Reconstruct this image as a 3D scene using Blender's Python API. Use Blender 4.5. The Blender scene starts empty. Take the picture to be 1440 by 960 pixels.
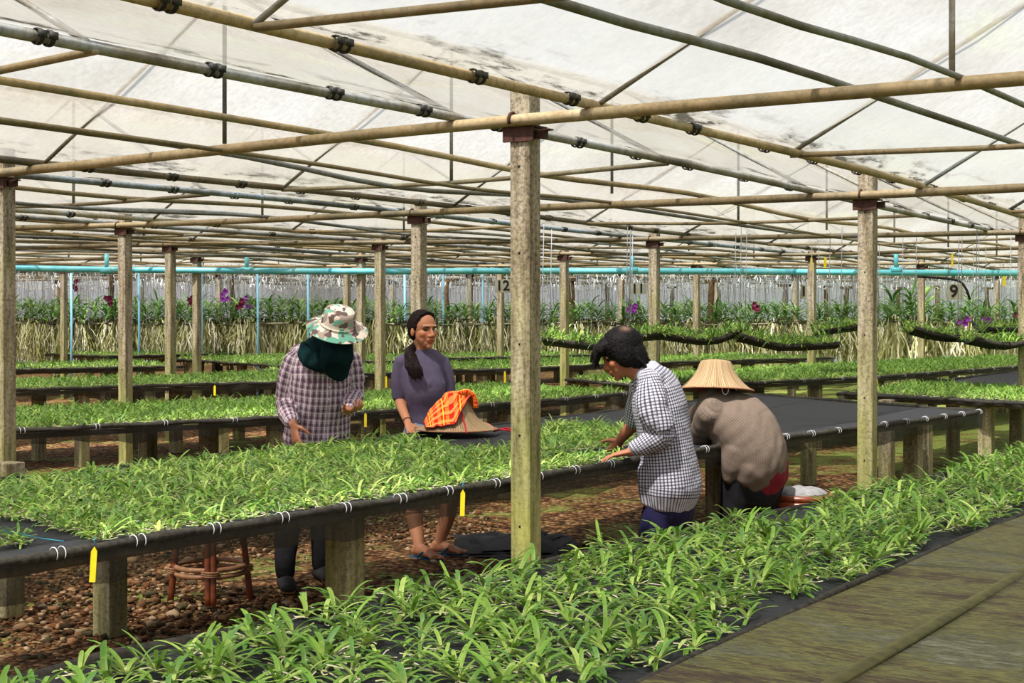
import bpy, bmesh, math, random
import numpy as np
from mathutils import Vector, Matrix
R = random.Random(7)
rng = np.random.default_rng(11)
F = 2050.0; HY = 442.0; EYE = 1.55; HT = 0.81
TH = 0.579
BV = np.array([math.sin(TH), math.cos(TH), 0.0])     # along the benches
UV = np.array([math.cos(TH), -math.sin(TH), 0.0])    # across them
scene = bpy.context.scene
col = scene.collection

def at(px, py, D):
    return np.array([(px-720)/F*D, D, EYE-(py-HY)/F*D])
def onz(px, py, z=HT):
    D = (EYE-z)*F/(py-HY)
    return np.array([(px-720)/F*D, D, z])
def proj(p):
    p = np.asarray(p)
    return 720+F*p[..., 0]/p[..., 1], HY+F*(EYE-p[..., 2])/p[..., 1]
def ac(a, c, z=0.0):
    return BV*a+UV*c+np.array([0, 0, z])
def nrm(v):
    v = np.asarray(v, float); return v/max(np.linalg.norm(v), 1e-9)

# ---------------------------------------------------------------- materials
def newmat(name):
    m = bpy.data.materials.new(name); m.use_nodes = True
    nt = m.node_tree; nt.nodes.clear()
    return m, nt, nt.nodes, nt.links
def N(ns, t, **kw):
    n = ns.new(t)
    for k, v in kw.items():
        if k == 'ins':
            for a, b in v.items(): n.inputs[a].default_value = b
        else: setattr(n, k, v)
    return n
def ramp(ns, stops, interp='LINEAR'):
    r = ns.new('ShaderNodeValToRGB'); e = r.color_ramp; e.interpolation = interp
    while len(e.elements) < len(stops): e.elements.new(0.5)
    for el, (p, c) in zip(e.elements, stops):
        el.position = p; el.color = (*c, 1) if len(c) == 3 else c
    return r
def c3(r, g, b):
    f = lambda v: ((v/255+0.055)/1.055)**2.4 if v > 10 else v/255/12.92
    return (f(r), f(g), f(b))
def mixc(ns, ls, fac, a, b, mode='MIX'):
    m = ns.new('ShaderNodeMix'); m.data_type = 'RGBA'; m.blend_type = mode
    for sock, v in ((m.inputs[0], fac), (m.inputs[6], a), (m.inputs[7], b)):
        if hasattr(v, 'links'): ls.new(v, sock)
        elif isinstance(v, (int, float)): sock.default_value = v
        else: sock.default_value = (*v, 1)
    return m.outputs[2]
def mth(ns, ls, op, a, b=None, clamp=False):
    m = ns.new('ShaderNodeMath'); m.operation = op; m.use_clamp = clamp
    for i, v in enumerate((a, b)):
        if v is None: continue
        if hasattr(v, 'links'): ls.new(v, m.inputs[i])
        else: m.inputs[i].default_value = v
    return m.outputs[0]
def noise(ns, ls, vec, scale, detail=4, rough=.6):
    n = ns.new('ShaderNodeTexNoise'); n.inputs['Scale'].default_value = scale
    n.inputs['Detail'].default_value = detail; n.inputs['Roughness'].default_value = rough
    if vec is not None: ls.new(vec, n.inputs['Vector'])
    return n.outputs['Fac']
def mapping(ns, ls, vec, scale=(1, 1, 1), rot=(0, 0, 0)):
    m = ns.new('ShaderNodeMapping'); m.inputs['Scale'].default_value = scale
    m.inputs['Rotation'].default_value = rot; ls.new(vec, m.inputs['Vector']); return m.outputs[0]
def finish(ns, ls, colour, rough=.8, bump=None, bstr=.3, bdist=.01, spec=.3, metallic=0.0, trans=0.0):
    p = ns.new('ShaderNodeBsdfPrincipled'); o = ns.new('ShaderNodeOutputMaterial')
    if hasattr(colour, 'links'): ls.new(colour, p.inputs['Base Color'])
    else: p.inputs['Base Color'].default_value = (*colour, 1)
    p.inputs['Roughness'].default_value = rough
    p.inputs['Specular IOR Level'].default_value = spec
    p.inputs['Metallic'].default_value = metallic
    if bump is not None:
        b = ns.new('ShaderNodeBump'); b.inputs['Strength'].default_value = bstr; b.inputs['Distance'].default_value = bdist
        ls.new(bump, b.inputs['Height']); ls.new(b.outputs[0], p.inputs['Normal'])
    sh = p.outputs[0]
    if trans > 0:
        t = ns.new('ShaderNodeBsdfTranslucent')
        if hasattr(colour, 'links'): ls.new(colour, t.inputs['Color'])
        else: t.inputs['Color'].default_value = (*colour, 1)
        mx = ns.new('ShaderNodeMixShader'); mx.inputs[0].default_value = trans
        ls.new(sh, mx.inputs[1]); ls.new(t.outputs[0], mx.inputs[2]); sh = mx.outputs[0]
    ls.new(sh, o.inputs['Surface'])
    return p, o, sh
def geo(ns): return ns.new('ShaderNodeNewGeometry').outputs['Position']
def objc(ns): return ns.new('ShaderNodeTexCoord').outputs['Object']
def objrand(ns): return ns.new('ShaderNodeObjectInfo').outputs['Random']

def plain(name, c, c2=None, scale=20, rough=.8, spec=.3, bstr=.2, metallic=0, trans=0):
    m, nt, ns, ls = newmat(name)
    n = noise(ns, ls, objc(ns), scale)
    r = ramp(ns, [(.3, c), (.7, c2 or tuple(x*.8 for x in c))]); ls.new(n, r.inputs[0])
    finish(ns, ls, r.outputs[0], rough, n, bstr, .004, spec, metallic, trans)
    return m

def m_concrete(nm='weathered_concrete', green=1.32):
    m, nt, ns, ls = newmat(nm); P = geo(ns); O = objc(ns)
    off = ns.new('ShaderNodeVectorMath'); off.operation = 'ADD'; ls.new(O, off.inputs[0])
    rn = objrand(ns); k = mth(ns, ls, 'MULTIPLY', rn, 37.0)
    cb = ns.new('ShaderNodeCombineXYZ'); [ls.new(k, cb.inputs[i]) for i in range(3)]; ls.new(cb.outputs[0], off.inputs[1])
    V = off.outputs[0]
    streak = noise(ns, ls, mapping(ns, ls, V, (22, 22, 2.2)), 1.0, 6, .65)
    fine = noise(ns, ls, V, 55, 5, .7)
    big = noise(ns, ls, mapping(ns, ls, V, (3, 3, 1.2)), 1.0, 4, .6)
    r1 = ramp(ns, [(.28, c3(84, 74, 60)), (.42, c3(140, 126, 104)), (.56, c3(170, 158, 136)), (.75, c3(194, 186, 172))]); ls.new(streak, r1.inputs[0])
    r2 = ramp(ns, [(.38, c3(70, 64, 56)), (.56, c3(255, 255, 255))]); ls.new(fine, r2.inputs[0])
    c = mixc(ns, ls, .6, r1.outputs[0], r2.outputs[0], 'MULTIPLY')
    sep = ns.new('ShaderNodeSeparateXYZ'); ls.new(P, sep.inputs[0])
    # green algae grows from the wet foot upward, in patches
    g = mth(ns, ls, 'SUBTRACT', green, mth(ns, ls, 'MULTIPLY', sep.outputs[2], .66))
    g = mth(ns, ls, 'ADD', g, mth(ns, ls, 'MULTIPLY', mth(ns, ls, 'SUBTRACT', big, .5), 3.2))
    g = mth(ns, ls, 'MULTIPLY', g, mth(ns, ls, 'ADD', .25, mth(ns, ls, 'MULTIPLY', fine, .9)), True)
    ga = ramp(ns, [(.3, c3(96, 104, 50)), (.6, c3(148, 150, 66)), (.8, c3(168, 166, 62))]); ls.new(streak, ga.inputs[0])
    c = mixc(ns, ls, mth(ns, ls, 'MULTIPLY', g, .8), c, ga.outputs[0])
    finish(ns, ls, c, .9, fine, .5, .006, .15)
    return m

def m_tint(name, rough=.6, trans=.0, spec=.3, noisy=.25, bstr=.0, scale=60):
    m, nt, ns, ls = newmat(name)
    a = ns.new('ShaderNodeAttribute'); a.attribute_name = 'tint'
    n = noise(ns, ls, objc(ns), scale, 3)
    r = ramp(ns, [(.3, (1-noisy,)*3), (.7, (1+noisy*.2,)*3)]); ls.new(n, r.inputs[0])
    c = mixc(ns, ls, 1.0, a.outputs['Color'], r.outputs[0], 'MULTIPLY')
    finish(ns, ls, c, rough, n if bstr else None, bstr, .003, spec, 0, trans)
    return m

def m_sheet():
    m, nt, ns, ls = newmat('weathered_roof_film'); P = geo(ns)
    a = ns.new('ShaderNodeAttribute'); a.attribute_name = 'slope'
    sp = ns.new('ShaderNodeSeparateXYZ'); ls.new(a.outputs['Vector'], sp.inputs[0])   # t up the slope, metres along, house
    uvw = ns.new('ShaderNodeCombineXYZ'); ls.new(mth(ns, ls, 'MULTIPLY', sp.outputs[0], 1.7), uvw.inputs[0]); ls.new(sp.outputs[1], uvw.inputs[1]); ls.new(sp.outputs[2], uvw.inputs[2])
    V = uvw.outputs[0]
    n1 = noise(ns, ls, mapping(ns, ls, V, (3.0, .35, 1)), 1.0, 5, .6)
    n2 = noise(ns, ls, mapping(ns, ls, V, (1.2, 1.0, 1)), 1.0, 4, .6)
    fine = noise(ns, ls, V, 26, 5, .7)
    base = ramp(ns, [(.32, c3(184, 176, 164)), (.5, c3(207, 201, 193)), (.68, c3(221, 218, 217))]); ls.new(n2, base.inputs[0])
    c = base.outputs[0]
    al = ramp(ns, [(.52, (0, 0, 0)), (.72, (1, 1, 1))]); ls.new(n1, al.inputs[0])
    c = mixc(ns, ls, mth(ns, ls, 'MULTIPLY', al.outputs[0], .5), c, c3(222, 228, 172))
    fr = ramp(ns, [(.34, (.70, .68, .66)), (.60, (1, 1, 1))]); ls.new(fine, fr.inputs[0])
    c = mixc(ns, ls, .7, c, fr.outputs[0], 'MULTIPLY')
    # doubled net band beside the gutter: greyer
    bd = ramp(ns, [(.0, (1, 1, 1)), (.30, (1, 1, 1)), (.33, (0, 0, 0))]); ls.new(sp.outputs[0], bd.inputs[0])
    c = mixc(ns, ls, mth(ns, ls, 'MULTIPLY', bd.outputs[0], .55), c, c3(196, 196, 192))
    # mildew at the gutter of the nearest house
    d = mth(ns, ls, 'SUBTRACT', 1.0, mth(ns, ls, 'MULTIPLY', sp.outputs[0], 7.0), True)
    mk = noise(ns, ls, mapping(ns, ls, V, (9, 1.6, 1)), 1.0, 6, .75)
    mw = ramp(ns, [(.50, (0, 0, 0)), (.62, (1, 1, 1))]); ls.new(mk, mw.inputs[0])
    mil = mth(ns, ls, 'MULTIPLY', mth(ns, ls, 'MULTIPLY', d, mw.outputs[0]), 1.5, True)
    c = mixc(ns, ls, mth(ns, ls, 'MULTIPLY', mil, .9), c, c3(62, 58, 46))
    tr = ns.new('ShaderNodeBsdfTranslucent'); ls.new(c, tr.inputs[0])
    df = ns.new('ShaderNodeBsdfDiffuse'); ls.new(c, df.inputs[0])
    tp = ns.new('ShaderNodeBsdfTransparent'); tp.inputs[0].default_value = (.93, .92, .88, 1)
    b = ns.new('ShaderNodeBump'); b.inputs['Strength'].default_value = .35; b.inputs['Distance'].default_value = .02
    ls.new(n2, b.inputs['Height']); ls.new(b.outputs[0], df.inputs['Normal']); ls.new(b.outputs[0], tr.inputs['Normal'])
    m1 = ns.new('ShaderNodeMixShader'); m1.inputs[0].default_value = .42; ls.new(tr.outputs[0], m1.inputs[1]); ls.new(df.outputs[0], m1.inputs[2])
    m2 = ns.new('ShaderNodeMixShader')
    ls.new(mth(ns, ls, 'MULTIPLY', mth(ns, ls, 'SUBTRACT', 1.0, mil), .42), m2.inputs[0])
    ls.new(m1.outputs[0], m2.inputs[1]); ls.new(tp.outputs[0], m2.inputs[2])
    o = ns.new('ShaderNodeOutputMaterial'); ls.new(m2.outputs[0], o.inputs['Surface'])
    return m

def m_ground():
    m, nt, ns, ls = newmat('laterite_gravel'); P = geo(ns)
    v = ns.new('ShaderNodeTexVoronoi'); v.inputs['Scale'].default_value = 26; v.inputs['Randomness'].default_value = 1; ls.new(P, v.inputs['Vector'])
    hsv = ns.new('ShaderNodeSeparateColor'); ls.new(v.outputs['Color'], hsv.inputs[0])
    r = ramp(ns, [(.0, c3(92, 58, 34)), (.35, c3(142, 96, 60)), (.7, c3(178, 130, 84)), (1, c3(204, 168, 122))]); ls.new(hsv.outputs[0], r.inputs[0])
    edge = ramp(ns, [(.0, (1, 1, 1)), (.55, (.75, .75, .75)), (.95, (.22, .22, .22))]); ls.new(mth(ns, ls, 'MULTIPLY', v.outputs['Distance'], 1.5), edge.inputs[0])
    c = mixc(ns, ls, 1.0, r.outputs[0], edge.outputs[0], 'MULTIPLY')
    mo = noise(ns, ls, P, 1.1, 6, .7)
    sx = ns.new('ShaderNodeSeparateXYZ'); ls.new(P, sx.inputs[0])
    far = mth(ns, ls, 'MULTIPLY', mth(ns, ls, 'SUBTRACT', sx.outputs[0], 1.5), .04, True)
    mr = ramp(ns, [(.52, (0, 0, 0)), (.64, (1, 1, 1))]); ls.new(mth(ns, ls, 'ADD', mo, far), mr.inputs[0])
    fn = noise(ns, ls, P, 40, 3)
    gr = ramp(ns, [(.3, c3(96, 112, 48)), (.7, c3(150, 172, 84))]); ls.new(fn, gr.inputs[0])
    c = mixc(ns, ls, mth(ns, ls, 'MULTIPLY', mr.outputs[0], .8), c, gr.outputs[0])
    inv = mth(ns, ls, 'SUBTRACT', 1.0, v.outputs['Distance'])
    finish(ns, ls, c, .9, inv, .8, .03, .15)
    return m

def m_net(name, c1, c2, alpha, scale=1, mossy=False):
    m, nt, ns, ls = newmat(name); P = geo(ns)
    M = mapping(ns, ls, P, (1, 1, 1), (0, 0, TH))
    st = noise(ns, ls, mapping(ns, ls, M, (26, 160, 60)) if not mossy else mapping(ns, ls, M, (9, 70, 30)), 1.0, 5, .7)
    big = noise(ns, ls, P, 1.6, 5, .65)
    r = ramp(ns, [(.35, c1), (.7, c2)]); ls.new(st, r.inputs[0]); c = r.outputs[0]
    if mossy:
        st2 = noise(ns, ls, mapping(ns, ls, M, (12, 46, 14)), 1.0, 9, .85)
        b3 = noise(ns, ls, mapping(ns, ls, M, (1.6, 5, 2)), 1.0, 4, .6); st2 = mth(ns, ls, 'ADD', mth(ns, ls, 'MULTIPLY', st2, .6), mth(ns, ls, 'MULTIPLY', b3, .4))
        r2 = ramp(ns, [(.40, c3(48, 28, 16)), (.455, c3(70, 56, 32)), (.5, c3(104, 104, 48)), (.545, c3(70, 72, 50)), (.62, c3(118, 120, 100))]); ls.new(st2, r2.inputs[0])
        c = mixc(ns, ls, .75, c, r2.outputs[0])
        gn = noise(ns, ls, mapping(ns, ls, M, (26, 110, 40)), 1.0, 4, .8); gr_ = ramp(ns, [(.40, (.30, .28, .24)), (.58, (1.25, 1.22, 1.1))]); ls.new(gn, gr_.inputs[0]); c = mixc(ns, ls, .8, c, gr_.outputs[0], 'MULTIPLY')
    p = ns.new('ShaderNodeBsdfPrincipled'); p.inputs['Roughness'].default_value = .7; p.inputs['Specular IOR Level'].default_value = .3
    ls.new(c, p.inputs['Base Color'])
    b = ns.new('ShaderNodeBump'); b.inputs['Strength'].default_value = .5; b.inputs['Distance'].default_value = .006
    ls.new(st, b.inputs['Height']); ls.new(b.outputs[0], p.inputs['Normal'])
    o = ns.new('ShaderNodeOutputMaterial')
    if alpha < 1:
        t = ns.new('ShaderNodeBsdfTransparent'); mx = ns.new('ShaderNodeMixShader')
        rr = ramp(ns, [(.3, (alpha-.18,)*3), (.7, (min(alpha+.15, 1),)*3)]); ls.new(big, rr.inputs[0]); ls.new(rr.outputs[0], mx.inputs[0])
        ls.new(t.outputs[0], mx.inputs[1]); ls.new(p.outputs[0], mx.inputs[2]); ls.new(mx.outputs[0], o.inputs[0])
    else: ls.new(p.outputs[0], o.inputs[0])
    return m

def m_pipe(nm='stained_pipe', st=None):
    m, nt, ns, ls = newmat(nm); P = geo(ns)
    n = mth(ns, ls, 'ADD', mth(ns, ls, 'MULTIPLY', noise(ns, ls, P, 2.3, 5, .7), .6), mth(ns, ls, 'MULTIPLY', noise(ns, ls, P, .45, 2, .5), .42)); f = noise(ns, ls, P, 38, 4, .7)
    r = ramp(ns, st or [(.30, c3(70, 70, 58)), (.40, c3(126, 116, 92)), (.52, c3(168, 148, 114)), (.62, c3(186, 172, 144)), (.70, c3(160, 168, 172))]); ls.new(n, r.inputs[0])
    k = mth(ns, ls, 'MULTIPLY', objrand(ns), 1.0)
    rr = ramp(ns, [(0, (.32, .33, .33)), (.3, (.62, .62, .58)), (.55, (1, .97, .90)), (.8, (.95, .93, .86)), (1, (.62, .74, .84))]); ls.new(k, rr.inputs[0])
    fr = ramp(ns, [(.35, (.55, .52, .46)), (.55, (1, 1, 1))]); ls.new(f, fr.inputs[0])
    c = mixc(ns, ls, 1.0, r.outputs[0], rr.outputs[0], 'MULTIPLY'); c = mixc(ns, ls, .7, c, fr.outputs[0], 'MULTIPLY')
    finish(ns, ls, c, .6, f, .2, .003, .35)
    return m

def m_cloth(name, kind):
    m, nt, ns, ls = newmat(name)
    a = ns.new('ShaderNodeAttribute'); a.attribute_name = 'cloth'
    sp = ns.new('ShaderNodeSeparateXYZ'); ls.new(a.outputs['Vector'], sp.inputs[0]); u, v = sp.outputs[0], sp.outputs[1]
    def stripe(x, period, phase, width):
        f = mth(ns, ls, 'FRACT', mth(ns, ls, 'ADD', mth(ns, ls, 'DIVIDE', x, period), 20+phase))
        return mth(ns, ls, 'LESS_THAN', f, width)
    n = noise(ns, ls, objc(ns), 30, 4)
    if kind == 'plaid_purple':
        c = c3(176, 156, 168)
        dk = c3(66, 50, 72); wt = c3(226, 214, 220)
        for s_, p_, f_, w_, k_, q in ((v, .044, 0, .30, .62, dk), (u, .036, .2, .34, .72, dk), (v, .044, .5, .12, .55, wt), (u, .036, .62, .16, .75, wt), (v, .044, .72, .10, .5, c3(120, 60, 90)), (u, .036, .02, .10, .5, c3(120, 60, 90)), (u, .012, .1, .3, .2, dk)):
            c = mixc(ns, ls, mth(ns, ls, 'MULTIPLY', stripe(s_, p_, f_, w_), k_), c, q)
    elif kind == 'gingham':
        c = c3(196, 194, 206); dk = c3(34, 32, 52)
        c = mixc(ns, ls, mth(ns, ls, 'MULTIPLY', stripe(v, .0165, 0, .42), .72), c, dk)
        c = mixc(ns, ls, mth(ns, ls, 'MULTIPLY', stripe(u, .0165, 0, .42), .78), c, dk)
    elif kind == 'brown':
        c = c3(120, 106, 95)
        c = mixc(ns, ls, mth(ns, ls, 'MULTIPLY', stripe(v, .012, 0, .4), .35), c, c3(80, 68, 62))
        c = mixc(ns, ls, mth(ns, ls, 'MULTIPLY', stripe(u, .012, 0, .4), .35), c, c3(80, 68, 62))
    elif kind == 'scarf':
        c = c3(226, 44, 30)
        c = mixc(ns, ls, mth(ns, ls, 'MULTIPLY', stripe(u, .052, 0, .42), .7), c, c3(248, 150, 60))
        c = mixc(ns, ls, mth(ns, ls, 'MULTIPLY', stripe(v, .040, .1, .45), .55), c, c3(250, 190, 110))
        c = mixc(ns, ls, mth(ns, ls, 'MULTIPLY', stripe(v, .040, .7, .14), .7), c, c3(200, 20, 20))
        c = mixc(ns, ls, mth(ns, ls, 'MULTIPLY', stripe(u, .104, .16, .06), .8), c, c3(235, 225, 60))
    elif kind == 'camo':
        V = objc(ns)
        c = c3(232, 218, 206)
        for k, (sc, th, cc) in enumerate(((14, .52, c3(176, 158, 148)), (17, .57, c3(118, 178, 158)), (22, .57, c3(112, 92, 90)))):
            mp = mapping(ns, ls, V, (1, 1, 1), (k*1.3, k*.7, 0)); q = noise(ns, ls, mp, sc, 1.2, .4)
            c = mixc(ns, ls, mth(ns, ls, 'GREATER_THAN', q, th), c, cc)
    rr = ramp(ns, [(.3, (.86,)*3), (.7, (1.05,)*3)]); ls.new(n, rr.inputs[0])
    c = mixc(ns, ls, .8, c, rr.outputs[0], 'MULTIPLY')
    finish(ns, ls, c, .9, n, .15, .004, .1)
    return m

def m_straw():
    m, nt, ns, ls = newmat('woven_bamboo')
    a = ns.new('ShaderNodeAttribute'); a.attribute_name = 'cloth'
    sp = ns.new('ShaderNodeSeparateXYZ'); ls.new(a.outputs['Vector'], sp.inputs[0])
    w = mth(ns, ls, 'FRACT', mth(ns, ls, 'MULTIPLY', sp.outputs[0], 84.0))
    w = mth(ns, ls, 'ABSOLUTE', mth(ns, ls, 'SUBTRACT', w, .5))
    n = noise(ns, ls, mapping(ns, ls, a.outputs['Vector'], (160, 3, 1)), 1.0, 3)
    r = ramp(ns, [(.3, c3(134, 108, 78)), (.7, c3(188, 164, 128))]); ls.new(n, r.inputs[0])
    r2 = ramp(ns, [(.04, (.38, .33, .27)), (.26, (1, 1, 1))]); ls.new(w, r2.inputs[0])
    c = mixc(ns, ls, .75, r.outputs[0], r2.outputs[0], 'MULTIPLY')
    finish(ns, ls, c, .7, w, .3, .003, .2)
    return m

M = dict(
    concrete=m_concrete(), legc=m_concrete('bench_leg_concrete', .62), sheet=m_sheet(), ground=m_ground(), pipe=m_pipe(), galv=m_pipe('grey_galvanised_pipe', [(.32, c3(58, 56, 52)), (.42, c3(104, 98, 88)), (.5, c3(140, 136, 126)), (.58, c3(168, 172, 176)), (.7, c3(120, 128, 132))]),
    leaf=m_tint('seedling_leaf', .45, .28, .35, .15), root=m_tint('aerial_root', .7, .1, .2, .2),
    stone=m_tint('gravel_stone', .9, 0, .15, .35, .3, 90), skin=m_tint('skin', .55, 0, .3, .08),
    net=m_net('black_shade_net', c3(14, 15, 18), c3(46, 48, 53), 1), skirt=m_net('net_skirt', c3(20, 20, 20), c3(64, 62, 54), .72),
    moss=m_net('mossy_net', c3(34, 32, 24), c3(84, 82, 58), 1, 1, True),
    rope=plain('black_rolled_net', c3(28, 27, 25), c3(66, 62, 54), 45, .85, .2, .8),
    tie=plain('white_plastic_tie', c3(214, 216, 222), None, 30, .4),
    rust=plain('rusty_steel', c3(84, 50, 40), c3(46, 32, 28), 40, .8),
    iron=plain('dark_clip', c3(40, 40, 40), c3(60, 58, 52), 40, .6),
    blue=plain('blue_water_pipe', c3(70, 178, 196), c3(132, 206, 212), 3, .4, .4, .05),
    bpost=plain('blue_pole', c3(112, 180, 210), c3(140, 190, 214), 3, .4, .4, .05),
    wire=plain('grey_wire', c3(168, 172, 178), c3(120, 122, 126), 5, .5),
    hook=plain('white_hook', c3(236, 238, 240), c3(190, 196, 200), 5, .5),
    wall=plain('shade_cloth', c3(200, 206, 220), c3(176, 184, 200), 1.2, .9, .1, .1, 0, .4),
    yellow=plain('yellow_tag', c3(236, 214, 40), c3(220, 190, 30), 20, .5),
    rattan=plain('varnished_rattan', c3(140, 70, 38), c3(92, 42, 24), 30, .35, .5),
    rattan2=plain('light_rattan', c3(176, 134, 100), c3(130, 84, 58), 40, .5),
    grey=plain('grey_cushion', c3(140, 138, 140), c3(112, 110, 112), 30, .9),
    string=plain('blue_string', c3(40, 130, 150), None, 20, .7),
    redstr=plain('red_string', c3(196, 40, 50), None, 60, .7),
    whitestr=plain('white_string', c3(222, 218, 210), None, 60, .7),
    board=plain('pale_board', c3(178, 176, 158), c3(150, 146, 128), 8, .8), ink=plain('dark_paint', c3(34, 30, 26), None, 8, .8),
    tee=plain('violet_grey_jersey', c3(96, 88, 112), c3(84, 77, 100), 14, .85, .15, .1),
    denim=plain('pale_denim', c3(150, 160, 184), c3(120, 130, 156), 60, .85),
    darkp=plain('black_trousers', c3(36, 35, 38), c3(24, 24, 27), 20, .9, .15),
    navy=plain('navy_trousers', c3(34, 32, 70), c3(24, 22, 50), 20, .8, .2),
    lblue=plain('light_blue_stripe', c3(80, 160, 200), None, 20, .8),
    redc=plain('dark_red_cotton', c3(132, 28, 42), c3(104, 20, 34), 30, .9),
    pinks=plain('magenta_headscarf', c3(150, 40, 72), c3(90, 26, 50), 26, .9),
    teal=plain('dark_teal_scarf', c3(16, 44, 48), c3(8, 22, 26), 9, .95, .08, .3),
    boot=plain('black_boot', c3(40, 40, 42), c3(26, 26, 28), 20, .6),
    sandal=plain('blue_sandal', c3(40, 96, 130), c3(24, 40, 56), 20, .6),
    hair=m_tint('hair', .55, 0, .06, .45, .6, 120),
    plaid=m_cloth('purple_plaid', 'plaid_purple'), gingham=m_cloth('black_gingham', 'gingham'), brown=m_cloth('brown_check', 'brown'),
    scarf=m_cloth('red_orange_plaid', 'scarf'), camo=m_cloth('camouflage', 'camo'), straw=m_straw(),
    petal=plain('purple_petal', c3(170, 70, 190), c3(130, 50, 150), 20, .6, .3, .1, 0, .3),
    petal2=plain('dark_red_petal', c3(130, 40, 70), c3(100, 30, 60), 20, .6, .3, .1, 0, .3),
    wood=plain('old_trunk', c3(112, 92, 66), c3(70, 56, 40), 14, .9, .1, .6),
)

# ---------------------------------------------------------------- mesh building
class MB:
    def __init__(s): s.v = []; s.f = []; s.n = 0; s.attr = []
    def add(s, v, f, a=None):
        v = np.asarray(v, float).reshape(-1, 3)
        s.v.append(v); s.f += [tuple(i+s.n for i in q) for q in f]; s.n += len(v)
        if a is not None: s.attr.append(np.broadcast_to(np.asarray(a, float), (len(v), 3)))
        return s
    def box(s, c, ax, ay, az, bev=0.0):
        c, ax, ay, az = map(lambda q: np.asarray(q, float), (c, ax, ay, az))
        lx, ly, lz = (np.linalg.norm(q) for q in (ax, ay, az))
        if bev <= 0:
            v = [c+i*ax+j*ay+k*az for k in (-1, 1) for j in (-1, 1) for i in (-1, 1)]
            f = [(0, 2, 3, 1), (4, 5, 7, 6), (0, 1, 5, 4), (2, 6, 7, 3), (0, 4, 6, 2), (1, 3, 7, 5)]
            return s.add(v, f)
        bm = bmesh.new(); bmesh.ops.create_cube(bm, size=2)
        for q in bm.verts: q.co = (q.co.x*lx, q.co.y*ly, q.co.z*lz)
        bmesh.ops.bevel(bm, geom=bm.edges[:], offset=bev, segments=2, profile=.6, affect='EDGES')
        Mx = np.array([ax/lx, ay/ly, az/lz]).T
        bm.verts.index_update()
        v = np.array([q.co[:] for q in bm.verts])@Mx.T+c; f = [tuple(q.index for q in p.verts) for p in bm.faces]; bm.free()
        return s.add(v, f)
    def tube(s, pts, r, n=8, cap=True, a=None, side=None, flat=1.0):
        pts = np.asarray(pts, float); k = len(pts)
        rr = np.broadcast_to(np.asarray(r, float), (k,)) if np.ndim(r) < 2 else None
        t = np.gradient(pts, axis=0); t /= np.maximum(np.linalg.norm(t, axis=1, keepdims=True), 1e-9)
        up = np.array([0, 0, 1.0]) if abs(t[0][2]) < .9 else np.array([0, 1.0, 0])
        if side is not None: up = np.asarray(side, float)
        V = []
        for i in range(k):
            x = up-t[i]*np.dot(up, t[i]); x = nrm(x); y = np.cross(t[i], x); up = x if side is None else up
            ra, rb = (rr[i], rr[i]*flat) if rr is not None else r[i]
            an = np.arange(n)*2*math.pi/n
            V.append(pts[i]+np.cos(an)[:, None]*x*ra+np.sin(an)[:, None]*y*rb)
        f = [(i*n+j, i*n+(j+1) % n, (i+1)*n+(j+1) % n, (i+1)*n+j) for i in range(k-1) for j in range(n)]
        if cap: f += [tuple(range(n-1, -1, -1)), tuple((k-1)*n+j for j in range(n))]
        return s.add(np.vstack(V), f, a)
    def grid(s, G, closed=False, a=None):
        G = np.asarray(G, float); h, w = G.shape[:2]
        f = [(i*w+j, i*w+(j+1) % w, (i+1)*w+(j+1) % w, (i+1)*w+j) for i in range(h-1) for j in range(w if closed else w-1)]
        return s.add(G.reshape(-1, 3), f, a)
    def mesh(s, name, mat, smooth=True):
        me = bpy.data.meshes.new(name); v = np.vstack(s.v)
        me.from_pydata(v.tolist(), [], s.f); me.materials.append(mat)
        if smooth: me.polygons.foreach_set('use_smooth', [True]*len(me.polygons))
        if s.attr and sum(map(len, s.attr)) == len(v): setcol(me, np.vstack(s.attr))
        me.update(); return me
    def build(s, name, mat, parent=None, smooth=True, origin=None, **tags):
        if origin is not None: s.v = [q-np.asarray(origin) for q in s.v]
        me = s.mesh(name, mat, smooth); return link(name, me, parent, origin, **tags)
def setcol(me, c, name='tint'):
    at_ = me.attributes.new(name, 'FLOAT_COLOR', 'POINT')
    c4 = np.ones((len(c), 4), np.float32); c4[:, :3] = c; at_.data.foreach_set('color', c4.ravel())
def setvec(me, c, name='cloth'):
    at_ = me.attributes.new(name, 'FLOAT_VECTOR', 'POINT'); at_.data.foreach_set('vector', np.asarray(c, np.float32).ravel())
def link(name, me, parent=None, loc=None, **tags):
    o = bpy.data.objects.new(name, me); col.objects.link(o)
    if parent is not None: o.parent = parent
    if loc is not None:
        o.location = Vector(loc)-(parent.location if parent is not None else Vector((0, 0, 0)))
    for k, v in tags.items(): o[k] = v
    return o
def thing(name, label, cat, loc=(0, 0, 0), group=None, rz=0.0):
    o = bpy.data.objects.new(name, None); col.objects.link(o); o.location = Vector(loc); o.rotation_euler.z = rz
    o.empty_display_size = .1; o['label'] = label; o['category'] = cat
    if group: o['group'] = group
    return o
def part(root, mb, name, mat, smooth=True, **tags):
    """mesh given in world coordinates, child of an unrotated root"""
    L = np.array(root.location[:])
    mb.v = [q-L for q in mb.v]
    me = mb.mesh(name, mat, smooth); o = bpy.data.objects.new(name, me); col.objects.link(o); o.parent = root
    for k, v in tags.items(): o[k] = v
    return o
def copy_tree(o, parent=None):
    c = o.copy(); col.objects.link(c); c.parent = parent
    for ch in o.children: copy_tree(ch, c)
    return c
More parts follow.
